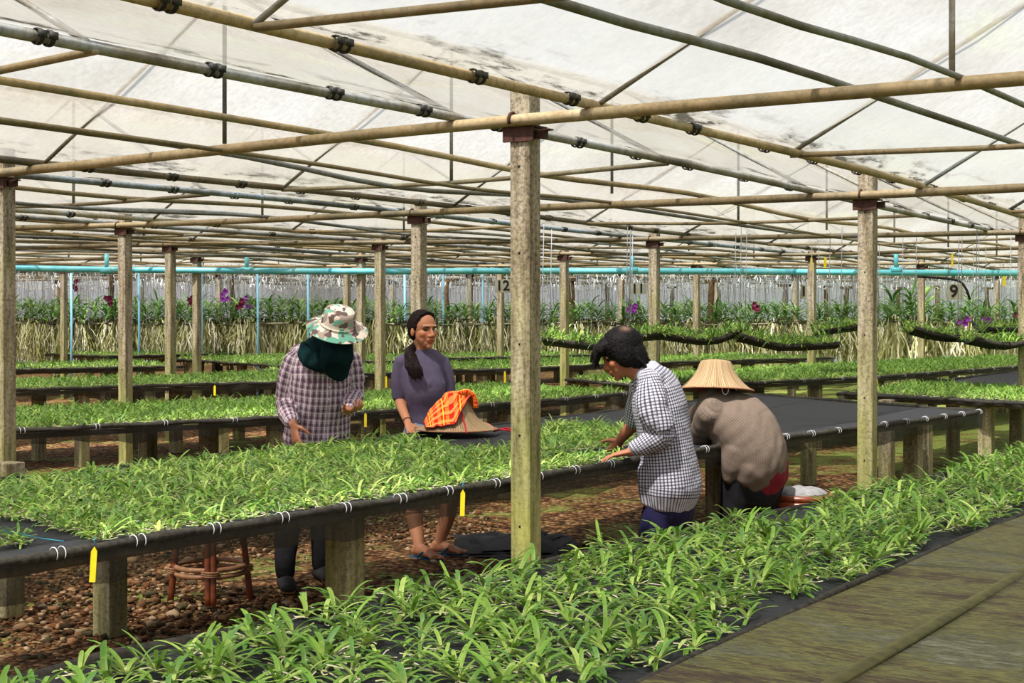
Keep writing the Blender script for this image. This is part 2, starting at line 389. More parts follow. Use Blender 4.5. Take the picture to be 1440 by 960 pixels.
def bulk(name, V, Q, mat, colr=None, origin=None, smooth=True, **tags):
    """quads only, fast"""
    me = bpy.data.meshes.new(name); nv, nq = len(V), len(Q)
    me.vertices.add(nv); me.vertices.foreach_set('co', np.asarray(V, np.float32).ravel())
    me.loops.add(nq*4); me.loops.foreach_set('vertex_index', np.asarray(Q, np.int32).ravel())
    me.polygons.add(nq); me.polygons.foreach_set('loop_start', np.arange(nq, dtype=np.int32)*4)
    me.polygons.foreach_set('use_smooth', np.full(nq, smooth))
    me.update(calc_edges=True); me.validate(); me.materials.append(mat)
    if colr is not None: setcol(me, colr)
    return link(name, me, None, origin, **tags)
def cr(pts, n):
    """Catmull-Rom resample, n per span"""
    P = np.asarray(pts, float); Q = np.vstack([2*P[0]-P[1], P, 2*P[-1]-P[-2]]); out = []
    for i in range(len(P)-1):
        a, b, c, d = Q[i:i+4]
        for t in np.arange(n)/n:
            out.append(.5*((2*b)+(-a+c)*t+(2*a-5*b+4*c-d)*t*t+(-a+3*b-3*c+d)*t**3))
    out.append(P[-1]); return np.array(out)
_dirs = rng.normal(size=(12, 3)); _dirs /= np.linalg.norm(_dirs, axis=1, keepdims=True); _ph = rng.uniform(0, 6.28, 12)
def wob(p, f, k=0):
    p = np.asarray(p); s = 0
    for i in range(6):
        d = _dirs[(i+k) % 12]; s = s+np.sin(p@d*f*(1+.37*i)+_ph[(i+k) % 12]+2*np.sin(p@_dirs[(i+k+3) % 12]*f*.6))
    return s/6
# ---------------------------------------------------------------- ground
def build_ground():
    n = 60; xs = np.linspace(-45, 45, n); ys = np.linspace(-8, 75, n)
    G = np.array([[(x, y, .012*math.sin(x*1.7+y)+.010*math.sin(y*2.3)) for x in xs] for y in ys])
    mb = MB(); mb.grid(G); mb.build('floor', M['ground'], kind='structure')
    # loose stones where the aisle shows
    bm = bmesh.new(); bmesh.ops.create_icosphere(bm, subdivisions=1, radius=1); bm.verts.index_update()
    tv = np.array([v.co[:] for v in bm.verts]); tf = np.array([[v.index for v in f.verts] for f in bm.faces]); bm.free()
    V = []; Fc = []; C = []; n = 0; k = 0
    pal = [c3(134, 96, 66), c3(160, 118, 82), c3(186, 150, 112), c3(104, 74, 50), c3(78, 58, 42), c3(204, 176, 140), c3(150, 100, 66), c3(92, 84, 60)]
    while k < 15000:
        D = R.uniform(4.6, 11.5); px = R.uniform(-30, 1150)
        if px > 700 and D > 9.8: continue
        x = (px-720)/F*D; s = R.uniform(.007, .020)*(1 if R.random() < .93 else 1.7)
        a = R.uniform(0, 6.28); sc = np.array([s*R.uniform(.8, 1.5), s*R.uniform(.7, 1.1), s*R.uniform(.45, .8)])
        v = tv*(1+.22*rng.normal(size=(len(tv), 1)))*sc
        v = np.c_[v[:, 0]*math.cos(a)-v[:, 1]*math.sin(a), v[:, 0]*math.sin(a)+v[:, 1]*math.cos(a), v[:, 2]]+(x, D, s*.25)
        V.append(v); Fc.append(tf+n); n += len(tv); C.append(np.tile(np.array(R.choice(pal))*R.uniform(.5, .95), (len(tv), 1))); k += 1
    V = np.vstack(V); Fc = np.vstack(Fc); C = np.vstack(C)
    me = bpy.data.meshes.new('gravel'); me.vertices.add(len(V)); me.vertices.foreach_set('co', V.astype(np.float32).ravel())
    me.loops.add(len(Fc)*3); me.loops.foreach_set('vertex_index', Fc.astype(np.int32).ravel())
    me.polygons.add(len(Fc)); me.polygons.foreach_set('loop_start', np.arange(len(Fc), dtype=np.int32)*3)
    me.update(calc_edges=True); me.materials.append(M['stone']); setcol(me, C)
    link('gravel', me, kind='stuff', label='loose reddish brown gravel covering the aisle under the benches', category='gravel')
build_ground()

# ---------------------------------------------------------------- posts
PZ = EYE+.82      # top of the cap plates
meas = {(0, 0): (740, 181), (1, 0): (1219, 282), (2, 0): (1440, 331), (0, 1): (7, 252), (1, 1): (588, 305), (2, 1): (920, 340),
        (3, 1): (1141, 361), (4, 1): (1296, 373), (1, 2): (177, 322), (2, 2): (535, 345), (3, 2): (794, 360), (4, 2): (980, 374),
        (2, 3): (240, 347), (3, 3): (508, 363), (4, 3): (704, 376), (3, 4): (277, 363), (4, 4): (488, 377),
        (5, 1): (1402, 388), (5, 2): (1119, 386), (5, 3): (874, 384), (5, 4): (661, 386), (4, 5): (90, 379), (5, 5): (309, 387)}
def grid0(i, j): return ac(5.635+4.263*i-.083*j, -3.561-3.71*j)
POST = {}
for (i, j), (px, y) in meas.items():
    D = (.82-.092*((i, j) == (1, 0))-.04*((i, j) == (2, 0)))*F/(HY-y); p = at(px, HY, D); p[2] = 0; POST[i, j] = p
def gp(i, j):
    """grid point on the ground; measured posts win, others take the offset of their neighbours"""
    if (i, j) in POST: return POST[i, j]
    w = 0; o = np.zeros(3)
    for (a, b), p in POST.items():
        k = 1/((a-i)**2+(1.2*(b-j))**2)**1.5; o += k*(p-grid0(a, b)); w += k
    return grid0(i, j)+o/w*.9
_gc = {}
def gl(i, j):
    """interpolated along line j"""
    i0 = math.floor(i); t = i-i0
    for q in (i0, i0+1):
        if (q, j) not in _gc: _gc[q, j] = gp(q, j)
    return _gc[i0, j]*(1-t)+_gc[i0+1, j]*t
nice = {
 (0, 0): 'tallest weathered concrete post, mossy green at its foot, standing before the workers bench',
 (1, 0): 'tall grey concrete post before the empty black end of the workers bench',
 (2, 0): 'concrete post cut off by the right edge of the photo',
 (0, 1): 'wide greenish concrete post cut off by the left edge of the photo',
 (1, 1): 'grey concrete post rising directly behind the woman in the violet top',
 (2, 1): 'pale concrete post between the number 11 board and the straw hat',
 (3, 1): 'pale concrete post with a yellow tag on top, behind the straw hat',
 (4, 1): 'pale concrete post beside the number 9 board, before the bent black hose',
 (1, 2): 'concrete post behind the second bench, two-toned by shadow, beside the green-brown post',
 (2, 2): 'sunlit pale post between the camouflage hat and the woman',
 (3, 2): 'slim pale post rising through the first hanging tray beside the tallest post',
 (4, 2): 'far grey post directly above the straw hat, behind two hanging trays',
 (2, 3): 'green-brown concrete post standing alone between two paler ones behind the second bench',
 (3, 3): 'far greenish post touching the brim of the camouflage hat',
 (4, 3): 'far pale post beside the number 12 board',
 (3, 4): 'far grey post beside the dark red flowers behind the third bench',
 (4, 4): 'far post showing just above the crown of the camouflage hat',
 (5, 1): 'far pale post beyond the number 9 board, near the hanging yellow tag',
 (5, 2): 'far pale post behind the narrow board, beside the yellow-tagged post',
 (5, 3): 'far pale post beside the number 11 board, above the black-haired worker',
 (5, 4): 'far pale post between the woman and the number 12 board',
 (4, 5): 'far sunlit post beside the first blue pole and the end of the water pipe',
 (5, 5): 'far short pale post beside the purple orchid flowers'}
def make_post(p, label, w=.05, zt=2.56, plate=True, lean=0.0, PZ=PZ):
    zt = PZ+.19
    r = thing('concrete_post', label, 'post', (p[0], p[1], 0))
    mb = MB(); q = np.array([p[0], p[1], 0.])
    bm = bmesh.new(); bmesh.ops.create_cube(bm, size=2)
    for v in bm.verts: v.co = (v.co.x*w, v.co.y*w, (v.co.z+1)/2*zt)
    bmesh.ops.bevel(bm, geom=[e for e in bm.edges], offset=.006, segments=1, affect='EDGES')
    bm.verts.index_update()
    Mx = np.array([UV, BV, [0, 0, 1]]).T
    V = np.array([v.co[:] for v in bm.verts])@Mx.T+q
    V[:, 0] += lean*V[:, 2]; mb.add(V, [tuple(v.index for v in f.verts) for f in bm.faces]); bm.free()
    part(r, mb, 'shaft', M['concrete'], False)
    top = q+np.array([lean*PZ, 0, 0])
    hm = MB()
    for z in (.62, 1.02, 1.42, 1.82, 2.2):      # bolt holes in the near face
        c = top*[1, 1, 0]+[-lean*(PZ-z), 0, z]-BV*(w+.0005)
        hm.tube([c-BV*.0015, c+BV*.001], .0055, 8)
    part(r, hm, 'bolt_hole', M['ink'])
    if plate:
        z = PZ-.03; pm = MB(); L = .078
        pm.box(top*[1, 1, 0]+[0, 0, z]-BV*(w+.006)+UV*.0, UV*L, BV*.006, [0, 0, .032])
        pm.box(top*[1, 1, 0]+[0, 0, z+.034], UV*L, BV*(w+.012), [0, 0, .004])
        part(r, pm, 'cap_plate', M['rust'], False)
        cm = MB(); c0 = top*[1, 1, 0]+[0, 0, PZ+.03]-BV*(w+.02)-UV*.02
        an = np.linspace(-.6, 3.7, 12)
        cm.tube([c0+BV*math.cos(t)*.034+np.array([0, 0, math.sin(t)*.034]) for t in an], .007, 6)
        part(r, cm, 'pipe_clamp', M['rust'])
        bm_ = MB(); c1 = top*[1, 1, 0]+UV*(w+.03)+[0, 0, z]; bm_.box(c1, UV*.028, BV*.02, [0, 0, .018]); bm_.box(c1+UV*.035+[0, 0, .018], UV*.02, BV*.02, [0, 0, .003])
        part(r, bm_, 'side_bracket', M['rust'], False)
    return r
for (i, j), p in POST.items(): make_post(p, nice[i, j], PZ=PZ-.092*((i, j) == (1, 0))-.04*((i, j) == (2, 0)), lean=-.002 if (i, j) == (0, 0) else R.uniform(-.004, .004))
seen = set(POST)
for j in range(0, 8):
    for i in range(0, 7):
        if (i, j) in seen: continue
        p = gp(i, j); px, py = proj(p)
        if -60 < px < 1500 and 2 < p[1] < 36:
            make_post(p, 'far concrete post deep behind the benches under the last roofs', lean=R.uniform(-.004, .004))['group'] = 'farthest concrete posts'
# darker wooden trunks carrying the shade house behind
for px, y, yb, D in ((629, 393, 486, 29), (802, 392, 486, 28.6), (1001, 394, 496, 29), (1103, 400, 480, 33), (1190, 403, 510, 34), (1264, 404, 500, 36), (1317, 402, 500, 36), (1388, 404, 500, 36), (158, 384, 478, 32), (325, 386, 480, 32), (1163, 402, 470, 40), (855, 400, 460, 40), (945, 403, 460, 42), (1010, 400, 460, 38)):
    b = at(px, HY, D); zt = EYE+(HY-y)*D/F; r = thing('wooden_trunk', 'dark rough wooden trunk holding up the far orchid shade house', 'post', (b[0], b[1], 0), 'dark trunks of the far shade house')
    mb = MB(); zz = np.linspace(0, zt, 9); mb.tube([(b[0]+.03*math.sin(z*2+px), b[1], z) for z in zz], [.085-.03*z/zt+.008*math.sin(z*9+px) for z in zz], 9); part(r, mb, 'trunk', M['wood'])
    mb = MB(); c = np.array([b[0], b[1], zt-.02]); mb.box(c, UV*.14, BV*.05, [0, 0, .03]); part(r, mb, 'cap', M['wood'], False)

# ---------------------------------------------------------------- roof: pipes, trusses, film
GZ = 2.445; RZ = 3.25; OFF = .36
DZ = {(1, 0): -.092, (2, 0): -.04}
def dz(i, j):
    i0 = math.floor(i); t = i-i0; return DZ.get((i0, j), 0)*(1-t)+DZ.get((i0+1, j), 0)*t
def gut(i, j, side):       # side -1 = left of the post line (pipe of the house at its left), +1 = right
    p = gl(i, j)+UV*OFF*side; p = p.copy(); p[2] = GZ+dz(i, j); return p
def inview(p, m=250): 
    if p[1] < 1.5: return False
    x, y = proj(p); return -m < x < 1440+m
I0, I1 = -2, 8
clip_mb = MB()
for dx in (-.022, .022):
    an = np.linspace(0, 2*math.pi, 11)
    for e in (-.007, 0, .007): clip_mb.tube([(dx+e, math.cos(t)*.0255, math.sin(t)*.0255) for t in an], .0034, 4, False)
    clip_mb.box((dx, -.026, .006), (.014, 0, 0), (0, .006, 0), (0, 0, .012))
CLIP = clip_mb.mesh('clip', M['iron'])
hname = ['the overhead roof bay', 'the roof bay over the workers bench', 'the roof bay over the second bench', 'the roof bay over the third bench', 'the roof bay over the fourth bench', 'the roof bay over the fifth bench', 'the last roof bays', 'the last roof bays']
def long_pipe(name, pts, r, label, cat='pipe', group=None, clips=None, mt='pipe'):
    pts = np.array(pts); o0 = pts[len(pts)//2]; root = thing(name, label, cat, o0, group)
    q = cr(pts, 4); q[:, 2] += .004*np.sin(np.arange(len(q))*.9+len(name))
    mb = MB(); mb.tube(q, r, 8); part(root, mb, 'tube', M[mt])
    if clips:
        for c in clips:
            o = bpy.data.objects.new('clip', CLIP); col.objects.link(o); o.parent = root; o.location = Vector(c)-root.location; o.rotation_euler.z = math.atan2(BV[1], BV[0])
    return root
EDGE = {(0, 1): ('roof edge pipe with black clips passing in front of the tallest post top', None), (0, -1): ('roof edge pipe with black clips passing behind the tallest post', None),
        (1, 1): ('clipped roof edge pipe passing before the post behind the woman', None), (1, -1): ('clipped roof edge pipe passing behind the post behind the woman', None), (-1, 1): ('roof edge pipe high over the mossy net strip', None), (-1, -1): ('roof edge pipe over the mossy net strip', None)}
for j in range(-1, 8):
    for side in (1, -1):
        pts = [gut(i, j, side) for i in range(I0, I1+1)]
        pts = [p for p in pts if inview(p, 2600) or p[1] < 6]
        vis = [p for p in pts if inview(p)]
        if not vis: continue
        clips = []
        if j < 4 and j >= 0:
            for k in np.arange(-1.2, 5.0 if j else 4.0, .16 if j < 2 else .4):
                c = gut(k+R.uniform(-.03, .03), j, side)
                if inview(c, 20) and proj(c)[1] > -20 and len(clips) < 26: clips.append(c)
        sd = 'right' if side > 0 else 'left'
        nm = {0: 'nearest', 1: 'second', 2: 'third', 3: 'fourth', 4: 'fifth', 5: 'sixth', 6: 'seventh', 7: 'eighth', -1: 'unseen'}[j]
        lb, gg = EDGE.get((j, side), ('stained roof edge pipe running over a far row of posts', 'far roof edge pipes'))
        long_pipe('gutter_pipe', pts, .022, lb, group=gg, clips=clips, mt='galv' if side < 0 else 'pipe')
# cross beams on the cap plates
rown = ['nearest', 'second', 'third', 'fourth', 'fifth', 'sixth', 'seventh']
for i in range(0, 7):
    pts = []
    for j in range(-1, 9):
        p = gp(i, j)-BV*.075; 
        if p[1] < 40: pts.append([p[0], p[1], PZ+.03+dz(i, j)])
    pts = np.array(pts); pts[:, 2] += 0
    lb = ['thick beige cross beam resting on the cap of the tallest post', 'cross beam resting on the post behind the woman and the post before the black net', 'cross beam resting on the sunlit post and the post beside the number 11 board', 'cross beam resting on the yellow-tagged post'][i] if i < 4 else 'cross beam over a far row of posts'
    long_pipe('cross_beam_pipe', pts, .027 if i < 3 else .024, lb, 'beam', None if i < 4 else 'far cross beams')
# trusses
def tri(a, b, r, n=6): mb = MB(); mb.tube(cr([a, (np.array(a)+b)/2, b], 2), r, n); return mb
nT = 0
for j in range(-1, 7):
    for k in np.arange(-.5, 7.5, .5):
        pr = gut(k, j, -1); pl = gut(k, j+1, 1); top = (pr+pl)/2; top[2] = RZ
        if not (inview(pr) or inview(pl) or inview(top)) or top[1] > 36 or min(pr[1], pl[1]) < 1.2: continue
        nT += 1
        jj = j+1
        r = thing('roof_truss', f'thin pipe roof truss with king post in {hname[max(jj, 0)]}', 'roof truss', top, f'roof trusses of {hname[max(jj, 0)]}')
        part(r, tri(pr, top, .0125), 'rafter', M['galv']); part(r, tri(pl, top, .0125), 'rafter', M['galv'])
        mid = (pr+pl)/2; tz = GZ-.02 if k % 1 else GZ+.03
        if k % 1:
            a, b = pr.copy(), pl.copy(); a[2] -= .01; b[2] -= .01; mm = (a+b)/2; mm[2] -= .03
            mb = MB(); mb.tube(cr([a, mm, b], 3), .015, 7); part(r, mb, 'tie_pipe', M['pipe'])
        if (jj+int(k*2)) % 2 or True:
            a = mid.copy(); a[2] = tz-.03; part(r, tri(a, top, .012), 'king_post', M['galv'])
# lengthwise purlins hanging at tie height and ridge pipes
for j in range(-1, 7):
    for t, z, rr, nm in ((.30, GZ+.02, .0175, 'right'), (.66, GZ+.03, .0165, 'left'), (.48, GZ-.035, .0125, 'middle'), (.5, RZ-.02, .015, 'ridge')):
        pts = []
        for i in np.arange(I0, I1+.1, 1.0):
            a, b = gut(i, j, -1), gut(i, j+1, 1); p = a*(1-t)+b*t
            if not (inview(p, 2600)): continue
            p[2] = (z+p[2]-GZ if nm != 'ridge' else z)+R.uniform(-.015, .015); pts.append(p)
            if nm != 'ridge' and R.random() < .6:
                a, b = gut(i+.5, j, -1), gut(i+.5, j+1, 1); q = a*(1-t)+b*t; q[2] = z+q[2]-GZ-.07*R.uniform(.3, 1); 
                if i < I1: pts.append(q)
        if len(pts) < 3 or not any(inview(p) for p in pts): continue
        lb = {'right': 'lengthwise pipe one third across', 'left': 'lengthwise pipe two thirds across', 'middle': 'thin sagging pipe along the middle of', 'ridge': 'ridge pipe at the peak of'}[nm]+' '+hname[j+1] if j < 1 else 'thin lengthwise pipe under the film of the far roof bays'
        long_pipe('roof_pipe', pts, rr, lb, group=None if j < 1 else 'far lengthwise roof pipes', mt='galv' if nm in ('left', 'ridge') or (nm == 'middle' and j % 2) else 'pipe')
# film roofs
def film(j):
    nI = 100; I = np.linspace(I0-.6, I1, nI); ts = np.array([0, .03, .1, .2, .35, .5, .65, .8, .92, 1.0]); rows = []; att = []
    for i in I:
        a, b = gut(i, j, -1), gut(i, j+1, 1); a[2] += .028; b[2] += .028; top = (a+b)/2; top[2] = RZ+.02; rw = []; aw = []
        for sgn, g in ((0, a), (1, b)):
            for t in (ts if sgn == 0 else ts[::-1][1:]):
                p = g*(1-t)+top*t; sag = .03*math.sin(t*math.pi)*(1+.8*math.cos(2*math.pi*i*2)); p[2] -= sag
                p[2] += .012*math.sin(i*23+t*9+j)*math.sin(t*math.pi)+(.008*math.sin(i*61+j) if t < .04 else 0)
                rw.append(p); aw.append((t, i*4.26, j*3.1+sgn*7.7))
        rows.append(rw); att.append(aw)
    mb = MB(); mb.grid(np.array(rows)); me = mb.mesh('ceiling', M['sheet']); setvec(me, np.array(att).reshape(-1, 3), 'slope')
    link('ceiling', me, kind='structure')
for j in range(-2, 8): film(j)
# far flat shade net
mb = MB(); mb.grid([[(x, y, 2.75+.25*((k+q) % 2)) for k, x in enumerate(np.linspace(-30, 34, 40))] for q, y in enumerate(np.linspace(37, 62, 9))])
me = mb.mesh('ceiling', M['sheet']); setvec(me, np.tile([[.6, 3, 1]], (360, 1))*1.0+np.c_[np.zeros(360), rng.uniform(0, 9, 360), np.zeros(360)], 'slope'); link('ceiling', me, kind='structure')
# far shade cloth wall
mb = MB(); mb.grid([[(x, 47+.15*math.sin(x*3), z) for x in np.linspace(-22, 26, 90)] for z in (0, .8, 1.6, 2.7)]); mb.build('wall_back', M['wall'], kind='structure')

# ---------------------------------------------------------------- blue water pipe
r = thing('water_pipe', 'long turquoise plastic water pipe hung level under the far roofs', 'pipe', (0, 21.2, 2.17))
pp = [at(px, y, 21.2) for px, y in ((-60, 376), (28, 377), (150, 379), (480, 381.5), (720, 381), (1000, 381.5), (1200, 383), (1440, 384), (1520, 384))]
mb = MB(); mb.tube(cr(pp, 5), .045, 12); part(r, mb, 'tube', M['blue'])
for px in (150, 347, 889, 1260):
    a = at(px, 380, 21.2); b = a.copy(); b[2] = 2.43; mb = MB(); mb.tube([a, b], .032, 10); mb.tube([a-[.08, 0, 0], a+[.08, 0, 0]], .052, 10); part(r, mb, 'riser', M['blue'])
for px, yb, D in ((100, 430, 26.5), (195, 432, 26.5), (283, 420, 27), (362, 432, 27), (433, 434, 27), (569, 434, 28), (623, 434, 28), (679, 436, 28)):
    t = at(px, 384, D); b = at(px, yb, D); r = thing('blue_pole', 'thin light blue pole standing among the far hanging orchids', 'pole', (b[0], b[1], 0), 'blue poles in the far orchid house')
    mb = MB(); mb.tube([(b[0], b[1], 0), (b[0]+.01, b[1], 1.2), t], .022, 8); part(r, mb, 'tube', M['bpost'])

# ---------------------------------------------------------------- benches
def resample(P, n):
    P = np.asarray(P, float); d = np.r_[0, np.cumsum(np.linalg.norm(np.diff(P, axis=0), axis=1))]; s = np.linspace(0, d[-1], n)
    return np.stack([np.interp(s, d, P[:, k]) for k in range(3)], 1), d[-1]
def leg_mb(p, top, w=.055):
    mb = MB(); mb.box((p[0], p[1], top/2), UV*w, BV*w, [0, 0, top/2], .006); return mb
class Bench: pass
def bench(label, front, back=None, width=2.05, legs=(), skirt=.11, ties=0, lf=None, net=None, autolegs=3.0, name='growing_bench', top='net', edge=.017):
    front = np.array([onz(*p) if len(p) == 2 else p for p in front])
    fr, L = resample(front, 48)
    if back is None:
        d = nrm(fr[-1]-fr[0]); n = np.array([-d[1], d[0], 0]); bk = fr+n*width
    else: bk, _ = resample(np.array([onz(*p) if len(p) == 2 else p for p in back]), 48)
    B = Bench(); B.f, B.b, B.L = fr, bk, L
    root = thing(name, label, 'bench', ((fr[0]+bk[-1])/2)*[1, 1, 0]); B.root = root
    m = 14; G = np.array([[fr[i]*(1-t)+bk[i]*t for t in np.linspace(0, 1, m)] for i in range(48)])
    tt = np.linspace(0, 1, m)[None, :]
    G[:, :, 2] = HT-.012*np.sin(tt*math.pi)*(1+.7*np.sin(np.linspace(0, L*2.1, 48)))[:, None]+.004*wob(G, 3)
    G[:, (0, -1), 2] = HT+.002
    mb = MB(); mb.grid(G); mb.grid((G-[0, 0, .006])[:, ::-1]); part(root, mb, 'bed_net', M[top])
    ring = np.vstack([fr, bk[::-1], fr[:1]]); ring, _ = resample(ring, 150); ring[:, 2] = HT-.004+.004*np.sin(np.arange(150)*1.3)
    mb = MB(); mb.tube(ring, [edge+.004*math.sin(k*2.3) for k in range(150)], 7, False); part(root, mb, 'rolled_edge', M['rope'])
    if skirt:
        rows = []
        for k, q in enumerate(resample(fr, 90)[0]):
            o = -nrm(bk[0]-fr[0]); dz = skirt*(1+.18*math.sin(k*.37)+.1*math.sin(k*1.7))
            rows.append([q+o*.012+[0, 0, -.01], q+o*(.012+.008*math.sin(k*.9))+[0, 0, -.01-dz*.5], q+o*(-.012+.014*math.sin(k*.8))+[0, 0, -.01-dz]])
        mb = MB(); mb.grid(rows); part(root, mb, 'net_skirt', M['skirt'])
    if ties:
        for s in np.arange(.25, L, ties)[:60]:
            q = resample(fr, 400)[0][int(s/L*399)]
            if not inview(q, 10): continue
            d = nrm(fr[-1]-fr[0])
            mb = MB()
            for e in (-.016, .016):
                c = q+d*(e+R.uniform(-.004, .004)); an = np.linspace(-.8, 3.4, 9); o = nrm(np.cross(d, [0, 0, 1]))
                mb.tube([c+o*math.cos(a)*(edge+.005)+np.array([0, 0, math.sin(a)*(edge+.005)-.003]) for a in an], .0016, 5)
            part(root, mb, 'cable_tie', M['tie'])
    for px, D in legs:
        p = at(px, HY, D); part(root, leg_mb(p, HT-.02, .058), 'leg', M['legc'], False)
    if autolegs:
        for s in np.arange(.5, L, autolegs):
            k = int(s/L*47)
            for t in (.07, .5, .93):
                p = fr[k]*(1-t)+bk[k]*t
                if inview(p, 40): part(root, leg_mb(p, HT-.02, .055), 'leg', M['legc'], False)
        # rails that carry the net
    for t in (.03, .5, .97):
        mb = MB(); q = fr*(1-t)+bk*t; q[:, 2] = HT-.045; q = q[::4]; mb.tube(q, .018, 6); part(root, mb, 'rail', M['pipe'])
    return B
A = bench('long bench the four people work at, half seedlings and half bare black net',
          [(-160, 816), (0, 790), (155, 765), (485, 713), (650, 686), (740, 672), (880, 648), (985, 632), (1103, 614), (1200, 602), (1300, 589), (1381, 578)],
          [ac(1.6, -5.5, HT), ac(4.2, -5.45, HT), (425, 628), (610, 608), (760, 590), (880, 576), (1060, 554)],
          legs=[(485, 5.95), (155, 7.04), (12, 7.5), (1010, 8.55), (1284, 10.85), (1299, 12.0), (1247, 13.0), (1137, 13.3)], skirt=.105, ties=.33, autolegs=0)
B1 = bench('second bench of seedlings, directly behind the camouflage-hatted worker and the woman', [(-140, 613), (28, 605), (215, 595), (392, 587), (565, 577), (670, 570), (760, 564), (895, 552)], ties=.5, skirt=.1, autolegs=2.3)
C1 = bench('third bench back beyond the camouflage hat, one yellow tag on its edge', [(-120, 556), (28, 548), (213, 542), (395, 537), (520, 530)], skirt=.09, autolegs=1.5)
D1 = bench('fourth bench back, thin strip behind the two-toned post', [(-60, 522), (28, 520), (260, 515)], skirt=.05, autolegs=2.2)
D2 = bench('far bench behind the camouflage hat', [(395, 515), (520, 508)], [(240, 504), (395, 499)], skirt=.05, autolegs=2.5)
E1 = bench('last thin bench directly before the hanging orchid roots, behind the grey posts', [(149, 501), (300, 498), (500, 494)], [(37, 496), (220, 493), (420, 489)], skirt=.04, autolegs=3)
C2 = bench('far bench with many short legs, between the woman and the tallest post', [(490, 527), (628, 521), (713, 519), (837, 513), (960, 509), (1060, 506), (1173, 503)], skirt=.06, autolegs=1.0)
F2 = bench('thin far bench, second beyond the woman', [(530, 509), (628, 504), (713, 502), (850, 499)], skirt=.04, autolegs=3)
G2 = bench('last thin bench under the number 12 board, before the hanging roots', [(530, 495), (628, 492), (713, 490), (850, 487), (960, 485)], skirt=.03, autolegs=3)
B2 = bench('long bench beyond the aisle, behind the straw hat', [(905, 543), (1060, 538), (1232, 530), (1437, 515), (1560, 507)], [(793, 533), (960, 524), (1100, 518), (1260, 508), (1400, 502)], ties=.7, skirt=.08, autolegs=2.4)
A2 = bench('bench with a seedling strip at its near end, beyond the empty black net', [(1178, 553), (1437, 567), (1500, 571)], [onz(1178, 553)+BV*6.5, onz(1437, 567)+BV*6.5, onz(1500, 571)+BV*6.5], skirt=.04, autolegs=0, legs=[(1387, 12.6), (1248, 14.2), (1340, 15.2), (1430, 14.0)])
FB = bench('front bench closest to the camera, loose seedlings beside a mossy bare net strip',
           [ac(a, -.2, HT) for a in (1.2, 4, 8, 13)], [ac(1.3, -2.5, HT), (57, 949), (233, 909), (467, 858), (990, 744), (1180, 702), (1440, 644), ac(13, -1.9, HT)], skirt=.1, autolegs=2.6, edge=.02)
# mossy strip with the poles under it
mb = MB(); rows = []
for a in np.linspace(1.3, 12.8, 60): rows.append([ac(a, c, HT+.007+.004*math.sin(a*3+c*5)) for c in np.linspace(-1.37+.02*math.sin(a*1.3), -.24, 10)])
mb.grid(rows); part(FB.root, mb, 'mossy_net', M['moss'])
mb = MB(); mb.tube([ac(a, -1.375+.02*math.sin(a*1.3), HT+.008+.003*math.sin(a*7)-.004) for a in np.linspace(1.3, 12.8, 70)], .011, 7); part(FB.root, mb, 'seam_roll', M['rope'])
PM = plain('mossy_pole', c3(104, 100, 54), c3(72, 70, 42), 22, .8)
for c in (-1.05, -.72):
    mb = MB(); mb.tube([ac(a, c, HT+.008) for a in np.linspace(1.4, 12.8, 30)], .008, 7, flat=2.6); part(FB.root, mb, 'support_pole', PM)
# ---------------------------------------------------------------- seedlings
LEAFC = [c3(120, 164, 62), c3(140, 182, 72), c3(98, 146, 52), c3(164, 198, 90), c3(186, 212, 112), c3(108, 154, 76)]
def leaf(L, w, az, el, curl, nseg=5, tw=0.0, col=None, z0=0.0, r0=.004, vf=.3, basec=None):
    """strap leaf: V (3 per section), quads, colours"""
    t = np.linspace(0, 1, nseg+1); an = el-curl*t**1.2*1.0
    dr = np.cos(an)*L/nseg; dz = np.sin(an)*L/nseg
    r = r0+np.r_[0, np.cumsum(dr[:-1])]; z = z0+np.r_[0, np.cumsum(dz[:-1])]
    W = w*.5*np.clip(np.minimum(.55+2.2*t, 1)*np.sqrt(np.clip(1-((t-.55)/.47)**4*(t > .55), .02, 1)), .08, 1)
    ca, sa = math.cos(az), math.sin(az)
    side = np.array([-sa, ca, 0]); fw = np.array([ca, sa, 0])
    mid = r[:, None]*fw+z[:, None]*[0, 0, 1]+(tw*t**2*L)[:, None]*side
    up = np.stack([-np.sin(an)*ca, -np.sin(an)*sa, np.cos(an)], 1)
    V = np.stack([mid-side*W[:, None]+up*W[:, None]*vf, mid, mid+side*W[:, None]+up*W[:, None]*vf], 1).reshape(-1, 3)
    Q = [(3*i+k, 3*i+k+1, 3*i+k+4, 3*i+k+3) for i in range(nseg) for k in (0, 1)]
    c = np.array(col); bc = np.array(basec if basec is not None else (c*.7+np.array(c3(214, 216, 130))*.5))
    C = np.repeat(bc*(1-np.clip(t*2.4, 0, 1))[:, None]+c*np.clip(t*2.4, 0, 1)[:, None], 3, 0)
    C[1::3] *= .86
    return V, np.array(Q), C
def rootv(L, az, rr, nseg=4, z0=.008, rad=.0017):
    p = [np.array([0, 0, z0])]; d = az
    for k in range(nseg):
        d += rr.uniform(-.7, .7); p.append(p[-1]+np.array([math.cos(d), math.sin(d), 0])*L/nseg+[0, 0, rr.uniform(-.003, .004)])
        p[-1][2] = max(p[-1][2], .002)
    p = np.array(p); t = np.gradient(p, axis=0); s = np.stack([-t[:, 1], t[:, 0], 0*t[:, 0]], 1); s /= np.linalg.norm(s, axis=1, keepdims=True)+1e-9
    V = np.stack([p-s*rad, p+[0, 0, rad*1.3], p+s*rad], 1).reshape(-1, 3)
    Q = [(3*i+k, 3*i+k+1, 3*i+k+4, 3*i+k+3) for i in range(nseg) for k in (0, 1)]
    C = np.tile(np.array(rr.choice([c3(206, 200, 160), c3(188, 194, 140), c3(216, 206, 182), c3(150, 160, 104)])), (len(V), 1))
    return V, np.array(Q), C
